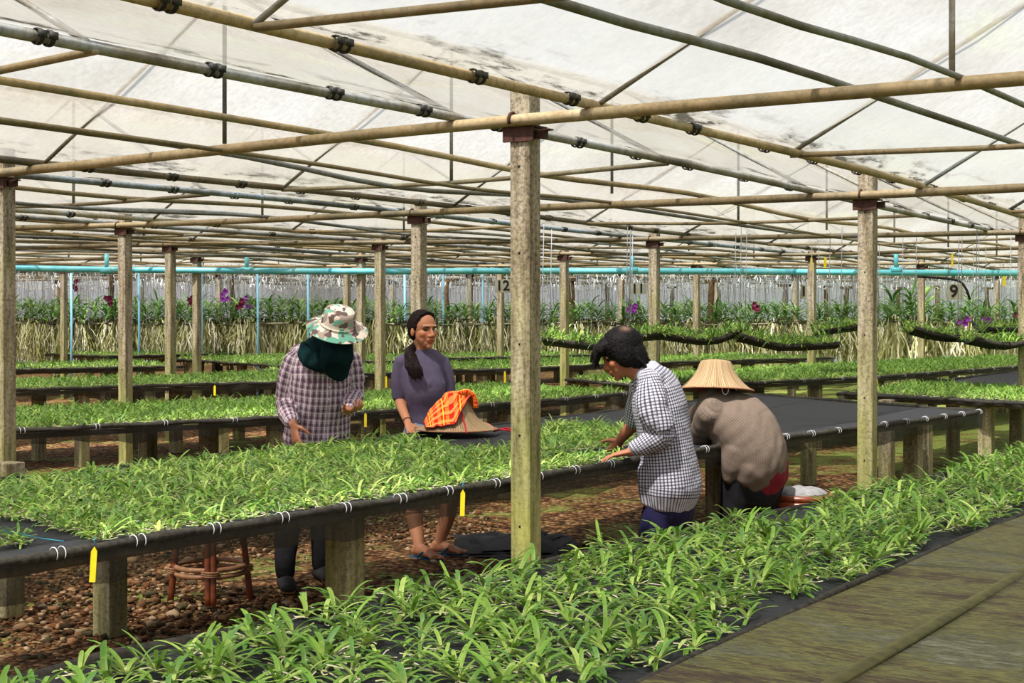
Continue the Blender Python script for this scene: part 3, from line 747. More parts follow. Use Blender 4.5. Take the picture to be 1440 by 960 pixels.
def merge(ps):
    V, Q, C, n = [], [], [], 0
    for v, q, c in ps: V.append(v); Q.append(q+n); C.append(c); n += len(v)
    return np.vstack(V), np.vstack(Q), np.vstack(C)
def template(rr, size=1.0, nl=(6, 9), nseg=5, nr=(2, 4), rootseg=4, flat=.0, wide=1.0, dark=1.0):
    ls, rs = [], []
    n = rr.randint(*nl); a0 = rr.uniform(0, 6.28); base = rr.choice(LEAFC)
    for k in range(n):
        az = a0+(0 if k % 2 else math.pi)+rr.uniform(-1.0, 1.0)
        inner = k/n; L = size*(.05+.055*rr.random())*(1 if rr.random() < .85 else .6)
        el = rr.uniform(.25, .8)+inner*.75-flat
        colr = np.array(rr.choice([base, base, rr.choice(LEAFC)]))*rr.uniform(.8, 1.12)*dark
        ls.append(leaf(L, wide*size*rr.uniform(.010, .0145), az, el, rr.uniform(.5, 1.5), nseg, rr.uniform(-.25, .25), colr, .006+.008*inner))
    for k in range(rr.randint(*nr)): rs.append(rootv(size*rr.uniform(.03, .065), rr.uniform(0, 6.28), rr, rootseg))
    return merge(ls), (merge(rs) if rs else None)
RR = random.Random(21)
T_hi = [template(RR, .98, (8, 12), 6, (3, 6), 4, .28, .86) for _ in range(14)]
T_mid = [template(RR, .92, (7, 10), 4, (6, 10), 3, .38, .8) for _ in range(14)]
T_low = [template(RR, .9, (6, 9), 3, (2, 4), 2, .3, .95) for _ in range(8)]
def scatter(name, pts, temps, label=None, smin=.8, smax=1.15, zs=None, **tags):
    by = {}
    for k, p in enumerate(pts): by.setdefault(RR.randrange(len(temps)), []).append(p)
    VV, QQ, CC, n = [], [], [], 0
    for ti, P in by.items():
        lv, rt = temps[ti]; V, Q, C = merge([lv]+([rt] if rt else []))
        P = np.array(P); m = len(P); a = rng.uniform(0, 6.28, m); s = rng.uniform(smin, smax, m)
        tx, ty = rng.normal(0, .18, m), rng.normal(0, .18, m)
        ca, sa = np.cos(a)[:, None], np.sin(a)[:, None]
        X = (V[:, 0]*ca-V[:, 1]*sa)*s[:, None]; Y = (V[:, 0]*sa+V[:, 1]*ca)*s[:, None]; Z = V[:, 2]*s[:, None]+0*X
        Z = Z+np.clip(X*tx[:, None]+Y*ty[:, None], -.004, .03)
        W = np.stack([X+P[:, :1], Y+P[:, 1:2], Z+P[:, 2:3]], 2).reshape(-1, 3)
        VV.append(W); QQ.append((Q[None]+np.arange(m)[:, None, None]*len(V)).reshape(-1, 4)+n); n += len(W)
        CC.append((C[None]*rng.uniform(.82, 1.15, m)[:, None, None]).reshape(-1, 3))
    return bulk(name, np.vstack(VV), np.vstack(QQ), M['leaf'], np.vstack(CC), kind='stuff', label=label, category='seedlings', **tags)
def jitter(P0, P1, Q0, Q1): pass
def fill(B, density, cond=lambda x, y, s, t: True, s0=.01, s1=.99, t0=.04, t1=.96, jit=.5):
    """jittered grid over a ruled bench; returns points"""
    pts = []; Wd = np.linalg.norm(B.b[24]-B.f[24]); st = 1/math.sqrt(density)
    nu, nv = int(B.L/st), int(Wd/st)
    for i in range(nu):
        for k in range(nv):
            s = s0+(i+.5+R.uniform(-jit, jit))/nu*(s1-s0); t = t0+(k+.5+R.uniform(-jit, jit))/nv*(t1-t0)
            q = s*47; a = int(min(q, 46)); w = q-a
            p = (B.f[a]*(1-w)+B.f[a+1]*w)*(1-t)+(B.b[a]*(1-w)+B.b[a+1]*w)*t
            if not inview(p, 420): continue
            x, y = proj(p)
            if y > 1250 or not cond(x, y, s, t): continue
            pts.append([p[0], p[1], HT-.006])
    return pts
def lin(x, *pp):
    return np.interp(x, [p[0] for p in pp], [p[1] for p in pp])
def condA(x, y, s, t):
    w = 5*math.sin(x*.11)+3*math.sin(x*.23+y*.2)
    if x < 60 and y > 752+w: return x < 32 and y < 768+w and R.random() < .7          # clump at the left corner
    if x < 132 and y > 738+w*.5+(x-60)*.25: return False
    if x > 885+w: return False
    if x > 745:                                                                # right of the nearest post
        if y < lin(x, (745, 602), (800, 596), (870, 600))+w*.4: return False
        if x > 770 and lin(x, (770, 637), (860, 628)) < y < lin(x, (770, 645), (860, 640)): return False
        if x > 840 and y > 648: return False
        return True
    if 560 < x and y < lin(x, (560, 612), (600, 622), (650, 632), (745, 628))+w*.6: return False
    if R.random() < .10 and math.sin(x*.05+y*.13) > .7: return False
    return True
scatter('orchid_seedling_bed', fill(A, 330, condA), T_mid, 'dense carpet of pale rooted orchid seedlings covering the workers bench', .75, 1.1)
scatter('orchid_seedling_bed', fill(B1, 280), T_low, 'bright green seedling carpet on the bench behind the camouflage-hatted worker')
scatter('orchid_seedling_bed', fill(C1, 200), T_low, 'seedling carpet on the third bench back, with one yellow tag')
scatter('orchid_seedling_bed', fill(D1, 90), T_low, 'thin strip of seedlings on the fourth bench back', 1, 1.4)
scatter('orchid_seedling_bed', fill(D2, 90), T_low, 'seedlings on the far bench behind the camouflage hat', 1, 1.4)
scatter('orchid_seedling_bed', fill(E1, 70), T_low, 'seedlings on the last thin bench before the hanging orchid roots', 1, 1.4)
scatter('orchid_seedling_bed', fill(C2, 150), T_low, 'seedlings on the far bench with many short legs', 1, 1.3)
scatter('orchid_seedling_bed', fill(F2, 80), T_low, 'seedlings on the thin far bench second beyond the woman', 1, 1.4)
scatter('orchid_seedling_bed', fill(G2, 70), T_low, 'seedlings on the last thin bench under the number 12 board', 1, 1.4)
scatter('orchid_seedling_bed', fill(B2, 190), T_low, 'seedling carpet on the long bench behind the straw hat', 1, 1.3)
scatter('orchid_seedling_bed', fill(A2, 240, lambda x, y, s, t: t < .36), T_low, 'seedlings on the bench beyond the empty black net')
# foreground bench: countable plants
def condF(p):
    c = p@UV; a = p@BV
    if c > -1.43+.03*math.sin(a*5): return False
    x, y = proj(p)
    if 1035 < x < 1155 and y < 737+3*math.sin(x*.3): return False
    if 1255 < x < 1330 and y < 684: return False
    return True
fp = []
for a in np.arange(1.5, 12.6, .078):
    for c in np.arange(-2.42, -1.38, .078):
        aa, cc = a+R.uniform(-.036, .036), c+R.uniform(-.036, .036); p = ac(aa, cc, HT-.002)
        back = lin(aa, (1.5, -2.42), (3, -2.40), (6, -2.12), (12.5, -1.93))
        if cc < back+.05 or not condF(p) or not inview(p, 300): continue
        if proj(p)[1] > 1300 or R.random() < .09: continue
        fp.append(p)
fp.sort(key=lambda p: (not (-20 < proj(p)[0] < 1460 and proj(p)[1] < 975), p[1]))
NS = 300
meshes = []
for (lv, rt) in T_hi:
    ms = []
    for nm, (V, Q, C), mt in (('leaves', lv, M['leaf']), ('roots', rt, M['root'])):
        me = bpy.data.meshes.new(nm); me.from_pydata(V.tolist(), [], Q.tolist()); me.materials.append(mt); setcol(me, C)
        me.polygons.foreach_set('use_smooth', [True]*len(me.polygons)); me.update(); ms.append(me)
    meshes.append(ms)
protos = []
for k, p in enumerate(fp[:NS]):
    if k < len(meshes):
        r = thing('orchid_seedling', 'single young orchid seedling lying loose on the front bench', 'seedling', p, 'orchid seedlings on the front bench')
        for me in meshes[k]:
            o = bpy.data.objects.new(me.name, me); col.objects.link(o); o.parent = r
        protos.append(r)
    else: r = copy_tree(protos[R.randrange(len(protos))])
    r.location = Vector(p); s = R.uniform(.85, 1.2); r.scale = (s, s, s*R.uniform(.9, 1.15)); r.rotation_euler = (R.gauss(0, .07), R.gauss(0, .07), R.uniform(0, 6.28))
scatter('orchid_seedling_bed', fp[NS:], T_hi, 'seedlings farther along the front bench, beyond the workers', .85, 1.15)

# ---------------------------------------------------------------- hanging net trays
def tray(label, outline_px, D, depth, sagpx):
    """net hammock: front rim polyline in px, rear rim farther back and its seedlings"""
    f = np.array([at(x, y, D) for x, y in outline_px]); f, L = resample(f, 26)
    bk = f+np.array([.10, depth, .0]); bk[:, 2] = f[:, 2].mean()*.35+f[:, 2]*.65+.05
    root = thing('hanging_net_tray', label, 'hanging tray', (f[13]+bk[13])/2)
    G = []
    for i in range(26):
        rw = []
        for t in np.linspace(0, 1, 9):
            p = f[i]*(1-t)+bk[i]*t; p = p-[0, 0, .07*math.sin(t*math.pi)]; rw.append(p)
        G.append(rw)
    G = np.array(G); mb = MB(); mb.grid(G); mb.grid((G-[0, 0, .015])[:, ::-1]); part(root, mb, 'net', M['net'])
    mb = MB(); mb.tube(f, .026, 7); part(root, mb, 'front_edge', M['rope']); mb = MB(); mb.tube(bk, .02, 6); part(root, mb, 'back_edge', M['rope'])
    for q in (f[0], f[-1], bk[0], bk[-1]):
        mb = MB(); mb.tube([q, q+[.02, .02, 2.42-q[2]]], .004, 4); part(root, mb, 'wire', M['wire'])
    pts = []
    for _ in range(int(L*depth*170)):
        i = R.uniform(.2, 24.8); t = R.uniform(.0, .98); a = int(i); p = G[a, int(t*8)]*(1-(i-a))+G[a+1, int(t*8)]*(i-a)
        pts.append([p[0], p[1]+R.uniform(-.05, .05), p[2]])
    by = MB(); VV, QQ, CC, n = [], [], [], 0
    for p in pts:
        V, Q, C = RR.choice(T_low)[0]; s = R.uniform(.95, 1.35); a = R.uniform(0, 6.28)
        v = np.c_[V[:, 0]*math.cos(a)-V[:, 1]*math.sin(a), V[:, 0]*math.sin(a)+V[:, 1]*math.cos(a), V[:, 2]*1.5]*s*1.25+p
        VV.append(v); QQ.append(Q+n); CC.append(C*R.uniform(.75, 1.1)); n += len(v)
    o = bulk('seedlings', np.vstack(VV)-np.array(root.location[:]), np.vstack(QQ), M['leaf'], np.vstack(CC)); o.parent = root; o['kind'] = 'stuff'
tray('hanging net tray of seedlings between the tallest post and the black hair', [(762, 477), (800, 482), (840, 487), (880, 484)], 14.0, .9, 8)
tray('hanging net tray of seedlings above the gingham shirt', [(885, 474), (930, 470), (965, 476), (985, 479), (1013, 477), (1048, 462)], 15.0, 1.0, 8)
tray('hanging net tray of seedlings above the straw hat', [(1040, 471), (1070, 480), (1100, 487), (1140, 486), (1182, 483)], 14.5, 1.0, 8)
tray('small hanging net tray farther back, behind the tray over the straw hat', [(1150, 466), (1180, 463), (1210, 458), (1235, 456)], 17.5, .9, 6)
tray('hanging net tray of seedlings below the number 9 board', [(1287, 461), (1310, 469), (1340, 474), (1375, 475)], 15.2, .9, 8)
tray('sagging hanging net tray of seedlings touching the right edge', [(1372, 476), (1400, 483), (1425, 485), (1450, 479)], 14.2, .9, 8)
tray('thin hanging net tray behind the sagging tray at the right edge', [(1385, 462), (1415, 463), (1450, 461)], 18, .8, 5)

# ---------------------------------------------------------------- far hanging orchids
def orchid_temps(rr):
    ls = []; n = rr.randint(17, 22)
    for k in range(n):
        az = (0 if k % 2 else math.pi)+rr.uniform(-1.0, 1.0); c = np.array(rr.choice([c3(96, 146, 62), c3(122, 168, 78), c3(78, 124, 56), c3(160, 194, 108)]))*rr.uniform(.8, 1.15)
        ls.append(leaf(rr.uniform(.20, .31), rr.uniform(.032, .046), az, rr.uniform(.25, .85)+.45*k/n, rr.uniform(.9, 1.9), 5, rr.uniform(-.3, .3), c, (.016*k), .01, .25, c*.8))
    rs = []
    for k in range(46):
        x, y = rr.gauss(0, .09), rr.gauss(0, .07); L = rr.uniform(.35, .78); p = [np.array([x*.3, y*.3, .08*rr.random()])]; m = 6
        for q in range(m):
            p.append(np.array([x*min(1, .5+q/m)+rr.gauss(0, .02), y*min(1, .5+q/m)+rr.gauss(0, .02), -L*(q+1)/m]))
        p = np.array(p); w = rr.uniform(.007, .012); V = np.stack([p-[w, 0, 0], p+[0, -w, 0], p+[w, 0, 0]], 1).reshape(-1, 3)
        Q = np.array([(3*i+k2, 3*i+k2+1, 3*i+k2+4, 3*i+k2+3) for i in range(m) for k2 in (0, 1)])
        rs.append((V, Q, np.tile(np.array(rr.choice([c3(200, 200, 146), c3(226, 222, 180), c3(172, 176, 108), c3(140, 136, 84), c3(240, 234, 208)])), (len(V), 1))))
    return merge(ls), merge(rs)
omesh = []
for k in range(7):
    lv, rt = orchid_temps(RR); ms = []
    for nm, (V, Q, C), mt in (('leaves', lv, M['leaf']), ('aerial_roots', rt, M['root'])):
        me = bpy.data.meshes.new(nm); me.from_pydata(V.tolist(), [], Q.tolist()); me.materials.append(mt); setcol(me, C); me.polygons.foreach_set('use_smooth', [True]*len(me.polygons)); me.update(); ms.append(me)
    bm_ = MB(); 
    for a in range(8):
        t = a*math.pi/4; bm_.tube([(.05*math.cos(t), .05*math.sin(t), .0), (.06*math.cos(t), .06*math.sin(t), .07)], .008, 4)
    bm_.tube([(.055*math.cos(t), .055*math.sin(t), 0) for t in np.linspace(0, 6.283, 11)], .01, 4, False)
    ms.append(bm_.mesh('basket', M['iron'])); omesh.append(ms)
OL = 'large strap-leaved orchid hung in a far row, pale aerial roots trailing below'
oprot = []
def put_orchid(p, label=OL, group='far hanging orchids', s=1.0):
    k = R.randrange(7)
    while len(oprot) <= k:
        r = thing('hanging_orchid', OL, 'orchid', p, 'far hanging orchids')
        for me in omesh[len(oprot)]:
            o = bpy.data.objects.new(me.name, me); col.objects.link(o); o.parent = r
        oprot.append(r); r.rotation_euler.z = R.uniform(-.6, .6)
        return r
    r = copy_tree(oprot[k]); r.location = Vector(p); r.rotation_euler.z = R.uniform(-.6, .6)+(math.pi if R.random() < .5 else 0); r.scale = (s*R.uniform(.85, 1.15),)*2+(s*R.uniform(.8, 1.15),)
    return r
n_orc = 0
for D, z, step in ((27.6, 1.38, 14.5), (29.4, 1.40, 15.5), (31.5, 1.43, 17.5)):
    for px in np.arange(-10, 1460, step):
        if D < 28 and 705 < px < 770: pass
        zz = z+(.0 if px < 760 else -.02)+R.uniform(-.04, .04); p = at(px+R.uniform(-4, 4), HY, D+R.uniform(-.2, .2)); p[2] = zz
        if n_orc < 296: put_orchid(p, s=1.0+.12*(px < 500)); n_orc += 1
print('orchids', n_orc)
# taller clump of arching leaves right of the grey post
for k, (px, D) in enumerate(((1255, 25), (1282, 25.5), (1300, 25), (1365, 27))):
    p = at(px, 452, D); r = thing('hanging_orchid', ['tall dark arching orchid hung just beyond the tall grey post', 'dark arching orchid between the grey post and the number 9 board', 'arching orchid touching the post beside the number 9 board', 'thin arching orchid below the number 9 board'][k], 'orchid', p)
    for me in omesh[k+1]:
        o = bpy.data.objects.new(me.name, me); col.objects.link(o); o.parent = r
    r.scale = (1.5, 1.5, 1.5)
# rails the orchid baskets hang on
for D, z in ((27.6, 1.37), (29.4, 1.39)):
    mb = MB(); pts = [(x, D, z+.02*math.sin(x*1.3)) for x in np.linspace(-10.5, 10.8, 40)]
    long_pipe('orchid_rail', pts[::3], .022, 'dark rail along the %s row of far hanging orchids' % ('first' if D < 28 else 'second'), 'rail')
# flowers
def flower(px, py, D, mt, label, s=.055, n=5):
    c = at(px, py, D); r = thing('hanging_flower_spray', label, 'flowers', c); mb = MB()
    mb.tube(cr([c+[.05, 0, -.45], c+[.02, 0, -.2], c], 4), .006, 5); part(r, mb, 'stem', M['leaf']); 
    mb2 = MB()
    for q in range(n):
        o = c+[R.uniform(-.08, .08), R.uniform(-.05, .0), R.uniform(-.12, .1)]
        for a in np.arange(5)*1.2566+R.random():
            V, Q, C = leaf(s, s*.75, 0, .5, .3, 3, 0, (1, 1, 1))
            Rm = np.array([[math.cos(a), 0, -math.sin(a)], [0, 1, 0], [math.sin(a), 0, math.cos(a)]])
            v = np.c_[V[:, 0], -V[:, 2], V[:, 1]]@Rm.T+o; mb2.add(v, [tuple(k) for k in Q])
    part(r, mb2, 'petals', mt)
fl = [(316, 413, 27, 'petal', 'purple orchid flowers beside the far short pale post'), (337, 424, 27, 'petal2', 'dark red orchid flowers just below the purple ones'), (156, 421, 27, 'petal2', 'dark red orchid flowers between the first blue pole and the two-toned post'),
      (269, 425, 27, 'petal2', 'dark red orchid flowers touching a far grey post'), (348, 424, 29, 'petal', 'faint purple flowers beside the blue pole, nearest the camouflage hat'), (889, 432, 27, 'petal', 'violet orchid spray above the black-haired worker, under the number 11 board'),
      (1063, 433, 27, 'petal2', 'pink orchid spray above the straw hat'), (1354, 457, 25, 'petal', 'pink orchid flower above the tray under the number 9 board'), (1388, 455, 25, 'petal', 'lilac orchid flower beside the last pale post'), (1434, 444, 25, 'petal2', 'reddish orchid flower touching the right edge'), (108, 400, 29, 'petal2', 'small dark flowers high beside the first blue pole')]
for px, py, D, mt, lb in fl: flower(px, py, D, M[mt], lb)
# hooks and wires above the orchids (nobody could count them)
VV, QQ, n = [], [], 0
for k in range(1500):
    D = R.choice((27.6, 29.4, 31.5, 34, 37, 40)); px = R.uniform(-10, 1450); x = (px-720)/F*D; zt = 2.5+(D-27)*.012; zb = R.uniform(1.5, 1.9); w = .004
    p = np.array([[x, D, zt], [x+R.gauss(0, .02), D, (zt+zb)/2], [x+R.gauss(0, .03), D, zb]]); V = np.stack([p-[w, 0, 0], p+[0, -w, 0], p+[w, 0, 0]], 1).reshape(-1, 3)
    VV.append(V); QQ.append(np.array([(3*i+j, 3*i+j+1, 3*i+j+4, 3*i+j+3) for i in range(2) for j in (0, 1)])+n); n += 9
bulk('hanging_wires', np.vstack(VV), np.vstack(QQ), M['wire'], kind='stuff', label='grey wires hanging from the far shade house over the orchids', category='wires')
VV, QQ, n = [], [], 0
for k in range(2600):
    D = R.choice((28.5, 31.5, 34, 37, 40, 43)); px = R.uniform(-10, 1450); x = (px-720)/F*D; z = R.uniform(2.12, 2.42)+(D-28)*.006; r_ = R.uniform(.025, .06); a0 = R.uniform(0, 6)
    an = np.linspace(a0, a0+R.uniform(2, 5), 6); w = .009
    p = np.stack([x+np.cos(an)*r_, D+0*an, z+np.sin(an)*r_*1.3], 1); V = np.stack([p-[w, 0, 0], p+[0, -w, w], p+[w, 0, 0]], 1).reshape(-1, 3)
    VV.append(V); QQ.append(np.array([(3*i+j, 3*i+j+1, 3*i+j+4, 3*i+j+3) for i in range(5) for j in (0, 1)])+n); n += 18
bulk('hanging_hooks', np.vstack(VV), np.vstack(QQ), M['hook'], kind='stuff', label='white plastic hooks hanging under the far shade house', category='hooks')

# ---------------------------------------------------------------- number boards, tags
def text_mesh(s, size, ext=.004):
    cu = bpy.data.curves.new('t', 'FONT'); cu.body = s; cu.size = size; cu.extrude = ext; cu.align_x = 'CENTER'; cu.align_y = 'CENTER'; cu.offset = size*.02
    o = bpy.data.objects.new('t', cu); col.objects.link(o); dg = bpy.context.evaluated_depsgraph_get(); me = bpy.data.meshes.new_from_object(o.evaluated_get(dg))
    bpy.data.objects.remove(o); bpy.data.curves.remove(cu); return me
def board(px, py, D, txt, w, h, label, ts, dx=0):
    c = at(px, py, D); r = thing('number_sign', label, 'sign', c); mb = MB(); mb.box(c, (w/2, 0, 0), (0, .01, 0), (0, 0, h/2), .004); part(r, mb, 'board', M['board'], False)
    me = text_mesh(txt, ts); me.materials.clear(); me.materials.append(M['ink']); me.name = 'number'; o = bpy.data.objects.new('number', me); col.objects.link(o); o.parent = r
    o.rotation_euler = (math.pi/2, 0, 0); o.location = (dx, -.0125, 0)
    for sx in (-1, 1):
        mb = MB(); mb.tube([c+[sx*w*.4, 0, h/2], c+[sx*w*.4, 0, 2.6-c[2]]], .005, 4); part(r, mb, 'wire', M['wire'])
board(707, 402, 24, '12', .26, .22, 'small hanging board reading 12 beside the tallest post', .23)
board(897, 406, 24, '11', .27, .17, 'small hanging board reading 11 above the black-haired worker', .22)
board(1130, 410, 23, '1', .10, .22, 'narrow hanging board partly hidden behind the yellow-tagged post', .22)
board(1343, 410, 20.5, '9', .24, .22, 'pale hanging board reading 9 under the water pipe', .24, -.02)
r = thing('hanging_hose', 'black bent hose end hanging beside the number 9 board', 'hose', at(1350, 400, 20)); mb = MB()
mb.tube(cr([at(1290, 389, 20.3), at(1325, 391, 20.2), at(1348, 395, 20.1), at(1358, 405, 20), at(1364, 421, 20)], 5), .018, 7); part(r, mb, 'hose_tube', M['ink'])
def tag_thing(px, y0, y1, D, w, label, tip=True, tilt=0.0):
    t = at(px, y0, D); b = at(px+tilt, y1, D); r = thing('hanging_tag', label, 'tag', t); mb = MB(); v = np.array([t, t, b, b], float); L = (y1-y0)/F*D
    o = [(-w*.5, .14*L), (0, 0), (w*.5, .14*L), (w*.5, L), (-w*.5, L)]
    pts = [(t[0]+x+(b[0]-t[0])*z/L, D-e, t[2]-z) for e in (0, .003) for x, z in o]
    mb.add(pts, [(0, 1, 2, 3, 4), (9, 8, 7, 6, 5)]+[(k, 5+k, 5+(k+1) % 5, (k+1) % 5) for k in range(5)]); part(r, mb, 'label_strip', M['yellow'], False)
    mb = MB(); mb.tube([t, t+[0, 0, .03]], .0016, 4); part(r, mb, 'string', M['string'])
tag_thing(133, 768, 818, 4.57, .019, 'yellow plant tag hanging from the workers bench before the rattan stool', tilt=-3)
tag_thing(651, 688, 725, 6.1, .019, 'yellow plant tag hanging from the workers bench beside the bare legs', tilt=-1)
tag_thing(514, 580, 600, 10.9, .019, 'yellow plant tag between the camouflage-hatted worker and the woman')
tag_thing(302, 541, 556, 15.2, .022, 'small yellow plant tag hanging from the third bench back')
tag_thing(543, 528, 545, 15.8, .022, 'faint yellow plant tag beside the violet sleeve, below the sunlit post')
tag_thing(710, 521, 538, 18.4, .026, 'yellow plant tag on the far bench touching the tallest post')
tag_thing(1233, 532, 546, 15.8, .022, 'yellow plant tag on the long bench beside the tall grey post')
tag_thing(1141, 361, 380, 19.3, .03, 'yellow tag on the top of the pale post behind the straw hat')
tag_thing(1161, 361, 377, 19.0, .035, 'yellow tag hanging in the air beside the yellow-tagged post', tilt=-1)
tag_thing(1339, 354, 375, 16.5, .022, 'yellow tag hanging above the number 9 board')
tag_thing(1412, 386, 402, 22, .05, 'yellow tag hanging beyond the number 9 board')
# blue string over the left corner of the near bench
r = thing('blue_string', 'thin blue string across the bare corner of the workers bench', 'string', onz(60, 755)); mb = MB()
mb.tube([onz(x, y, HT+.016) for x, y in ((-20, 741), (20, 749), (60, 757), (90, 761))], .0018, 4); part(r, mb, 'cord', M['string'])

# ---------------------------------------------------------------- stools, folded net
def stool(c, label, h=.46, rr=.2, seat=True, cushion=False, rt=0.2, thick=.021):
    r = thing('rattan_stool', label, 'stool', c); c = np.array(c, float)
    for k in range(4):
        a = rt+k*math.pi/2; u = np.array([math.cos(a), math.sin(a), 0])
        mb = MB()
        for e in (-.014, .014):
            s = np.array([-u[1], u[0], 0])*e; mb.tube(cr([c+u*rr*1.12+s, c+u*rr*1.0+s+[0, 0, .2*h/.46], c+u*rr*.86+s+[0, 0, h-.03]], 4), thick*.85, 9)
        part(r, mb, 'leg', M['rattan'])
        for z in (.17*h/.46,):
            mb = MB(); an = np.linspace(0, 6.283*3, 34); q = c+u*rr*1.02+[0, 0, z]
            mb.tube([q+np.array([-u[1], u[0], 0])*math.cos(t)*.044+u*math.sin(t)*.03+np.array([0, 0, (t/9.4-1)*.016]) for t in an], .006, 5); part(r, mb, 'cane_binding', M['rattan2'])
    for z, q, n in ((.15*h/.46, .98, 2), (h-.07, .86, 1)):
        for e in range(n):
            mb = MB(); an = np.linspace(0, 2*math.pi, 33); mb.tube([c+np.array([math.cos(t)*rr*q, math.sin(t)*rr*q, z+e*.036]) for t in an], .014, 8, False); part(r, mb, 'ring', M['rattan2'] if n == 2 else M['rattan'])
    mb = MB(); prof = [(0, h+.02), (rr*.7, h+.022), (rr*.95, h+.012), (rr*1.0, h-.005), (rr*.93, h-.02), (0, h-.022)]
    mb.grid([[c+np.array([math.cos(t)*a, math.sin(t)*a, b]) for t in np.linspace(0, 2*math.pi, 33)[:-1]] for a, b in prof], True); part(r, mb, 'seat', M['rattan'])
    return r
stool(onz(296, 843, 0), 'four-legged rattan stool on the gravel under the workers bench', .47, .19)
c = onz(1126, 690, .53); c[2] = 0; rs_ = thing('round_rattan_stool', 'low round rattan stool with grey cushion behind the bent worker', 'stool', c); 
for k, (z, q) in enumerate(((.50, .172), (.465, .180), (.43, .180), (.395, .172))):
    mb = MB(); mb.tube([c+np.array([math.cos(t)*q, math.sin(t)*q, z]) for t in np.linspace(0, 2*math.pi, 41)], .019, 10, False); part(rs_, mb, 'ring', M['rattan'])
mb = MB(); mb.grid([[c+np.array([math.cos(t)*a, math.sin(t)*a, b+.004*math.sin(5*t)*(a > .05)]) for t in np.linspace(0, 2*math.pi, 33)[:-1]] for a, b in ((0, .555), (.07, .552), (.12, .54), (.15, .525), (.155, .51), (.13, .50), (0, .5))], True); part(rs_, mb, 'cushion', M['grey'])
for k in range(4):
    a = .5+k*math.pi/2; u = np.array([math.cos(a), math.sin(a), 0]); mb = MB(); mb.tube([c+u*.19, c+u*.17+[0, 0, .4]], .02, 8); part(rs_, mb, 'leg', M['rattan'])
r = thing('folded_net', 'dark grey net folded flat on the gravel behind the tallest post', 'net', onz(700, 765, .0))
for k in range(4):
    G = []; 
    for x in np.linspace(0, 1, 22):
        rw = []
        for y in np.linspace(0, 1, 9):
            p0 = onz(632+12*k, 752+3*k, 0)*(1-x)+onz(800-8*k, 756, 0)*x; q = p0-[0, 1.05*y-.12*k*y, 0]; q = q+[.06*math.sin(y*5+k), 0, .012+.016*k+.014*math.sin(x*9+k*2+y*3)+.008*math.sin(x*23+y*11)]
            if y in (0, 1) or x in (0, 1): q = q*[1, 1, 0]+[0, 0, .004+.014*k]
            rw.append(q)
        G.append(rw)
    mb = MB(); mb.grid(G); part(r, mb, 'fold', M['net'])

# ---------------------------------------------------------------- straw hats
def hat_mesh(prof, c, axis, seg=72, dent=0.0, ax_spin=0.0, wav=0.0, ell=1.0):
    axis = nrm(axis); x = nrm(np.cross([0, 1, .01], axis)); y = np.cross(axis, x); G = []; U = []
    L = 0; lp = prof[0]
    for (a, b) in prof:
        L += math.hypot(a-lp[0], b-lp[1]); lp = (a, b); rw = []
        for k in range(seg+1):
            t = 2*math.pi*k/seg+ax_spin; w = 1+wav*math.sin(2*t+1)*(a/.2); zz = b+wav*.12*math.sin(2*t)*a
            rw.append(c+x*math.cos(t)*a*w*ell+y*math.sin(t)*a*w+axis*zz); U.append((k/seg, L, 0))
        G.append(rw)
    return np.array(G), np.array(U)
def straw_hat(prof, c, axis, label, parent=None, **kw):
    G, U = hat_mesh(prof, c, axis, **kw)
    G2, U2 = hat_mesh([(max(a-.004, 0), b-.005) for a, b in prof], c, axis, **kw)
    mb = MB(); mb.grid(G); mb.grid(G2[:, ::-1]); r = thing('straw_hat', label, 'hat', c)
    L = np.array(r.location[:]); mb.v = [q-L for q in mb.v]; me = mb.mesh('woven_cone', M['straw']); setvec(me, np.vstack([U, U2]))
    o = bpy.data.objects.new('woven_cone', me); col.objects.link(o); o.parent = r
    rm = MB(); rm.tube(G[-1], .005, 6, False); part(r, rm, 'rim', M['rattan2']); return r
hb = onz(641, 607, HT+.02)
prof_b = [(0, .214), (.04, .213), (.065, .205), (.078, .190), (.088, .160), (.102, .120), (.128, .080), (.165, .045), (.205, .022), (.245, .006)]
straw_hat(prof_b, hb+[0, 0, .012], (0, 0, 1), 'bamboo hat standing on the bench under a red plaid cloth', wav=.03)
# the cloth lies over the left side and crown of the hat
def hat_z(r): 
    P = sorted(prof_b); return np.interp(r, [p[0] for p in P], [p[1] for p in P])
rt = thing('checked_cloth', 'red and orange plaid cloth draped over the bamboo hat', 'cloth', hb+[0, 0, .2])
G, U = [], []
nu, nv = 50, 44
pr = cr([(-.205, 0, .022), (-.19, 0, .07), (-.16, 0, .125), (-.115, 0, .176), (-.06, 0, .210), (0, 0, .232), (.055, 0, .238), (.098, 0, .226), (.118, 0, .170)], 8)
for i in range(nu):
    rw = []; u = i/(nu-1); q = pr[min(int(u*(len(pr)-1)), len(pr)-1)]; w = u*(len(pr)-1)-int(u*(len(pr)-1)); q = q*(1-w)+pr[min(int(u*(len(pr)-1))+1, len(pr)-1)]*w
    h = np.interp(q[0], [-.21, -.04, .03, .09, .12], [1, 1, .62, .30, .26])
    for k in range(nv):
        v = k/(nv-1)
        if v < .35: s_ = 1-v/.35; dy = .03+.10*s_; z = q[2]*(1-.35*s_**1.6); dx = q[0]*(1-.1*s_)
        else:
            s_ = (v-.35)/.65*h; dy = .03-.235*s_; z = q[2]*(1-.95*s_**2.0); dx = q[0]+.035*s_
        fold = .007*math.sin(u*30+v*2)*(.3+.7*v)+.004*math.sin(u*47+v*9)
        z = max(z+fold*.5, hat_z(math.hypot(dx, dy-fold))+.024); rw.append(hb+[dx, dy-fold, z+.012]); U.append((u*.46, v*.36, 0))
    G.append(rw)
G = np.array(G)
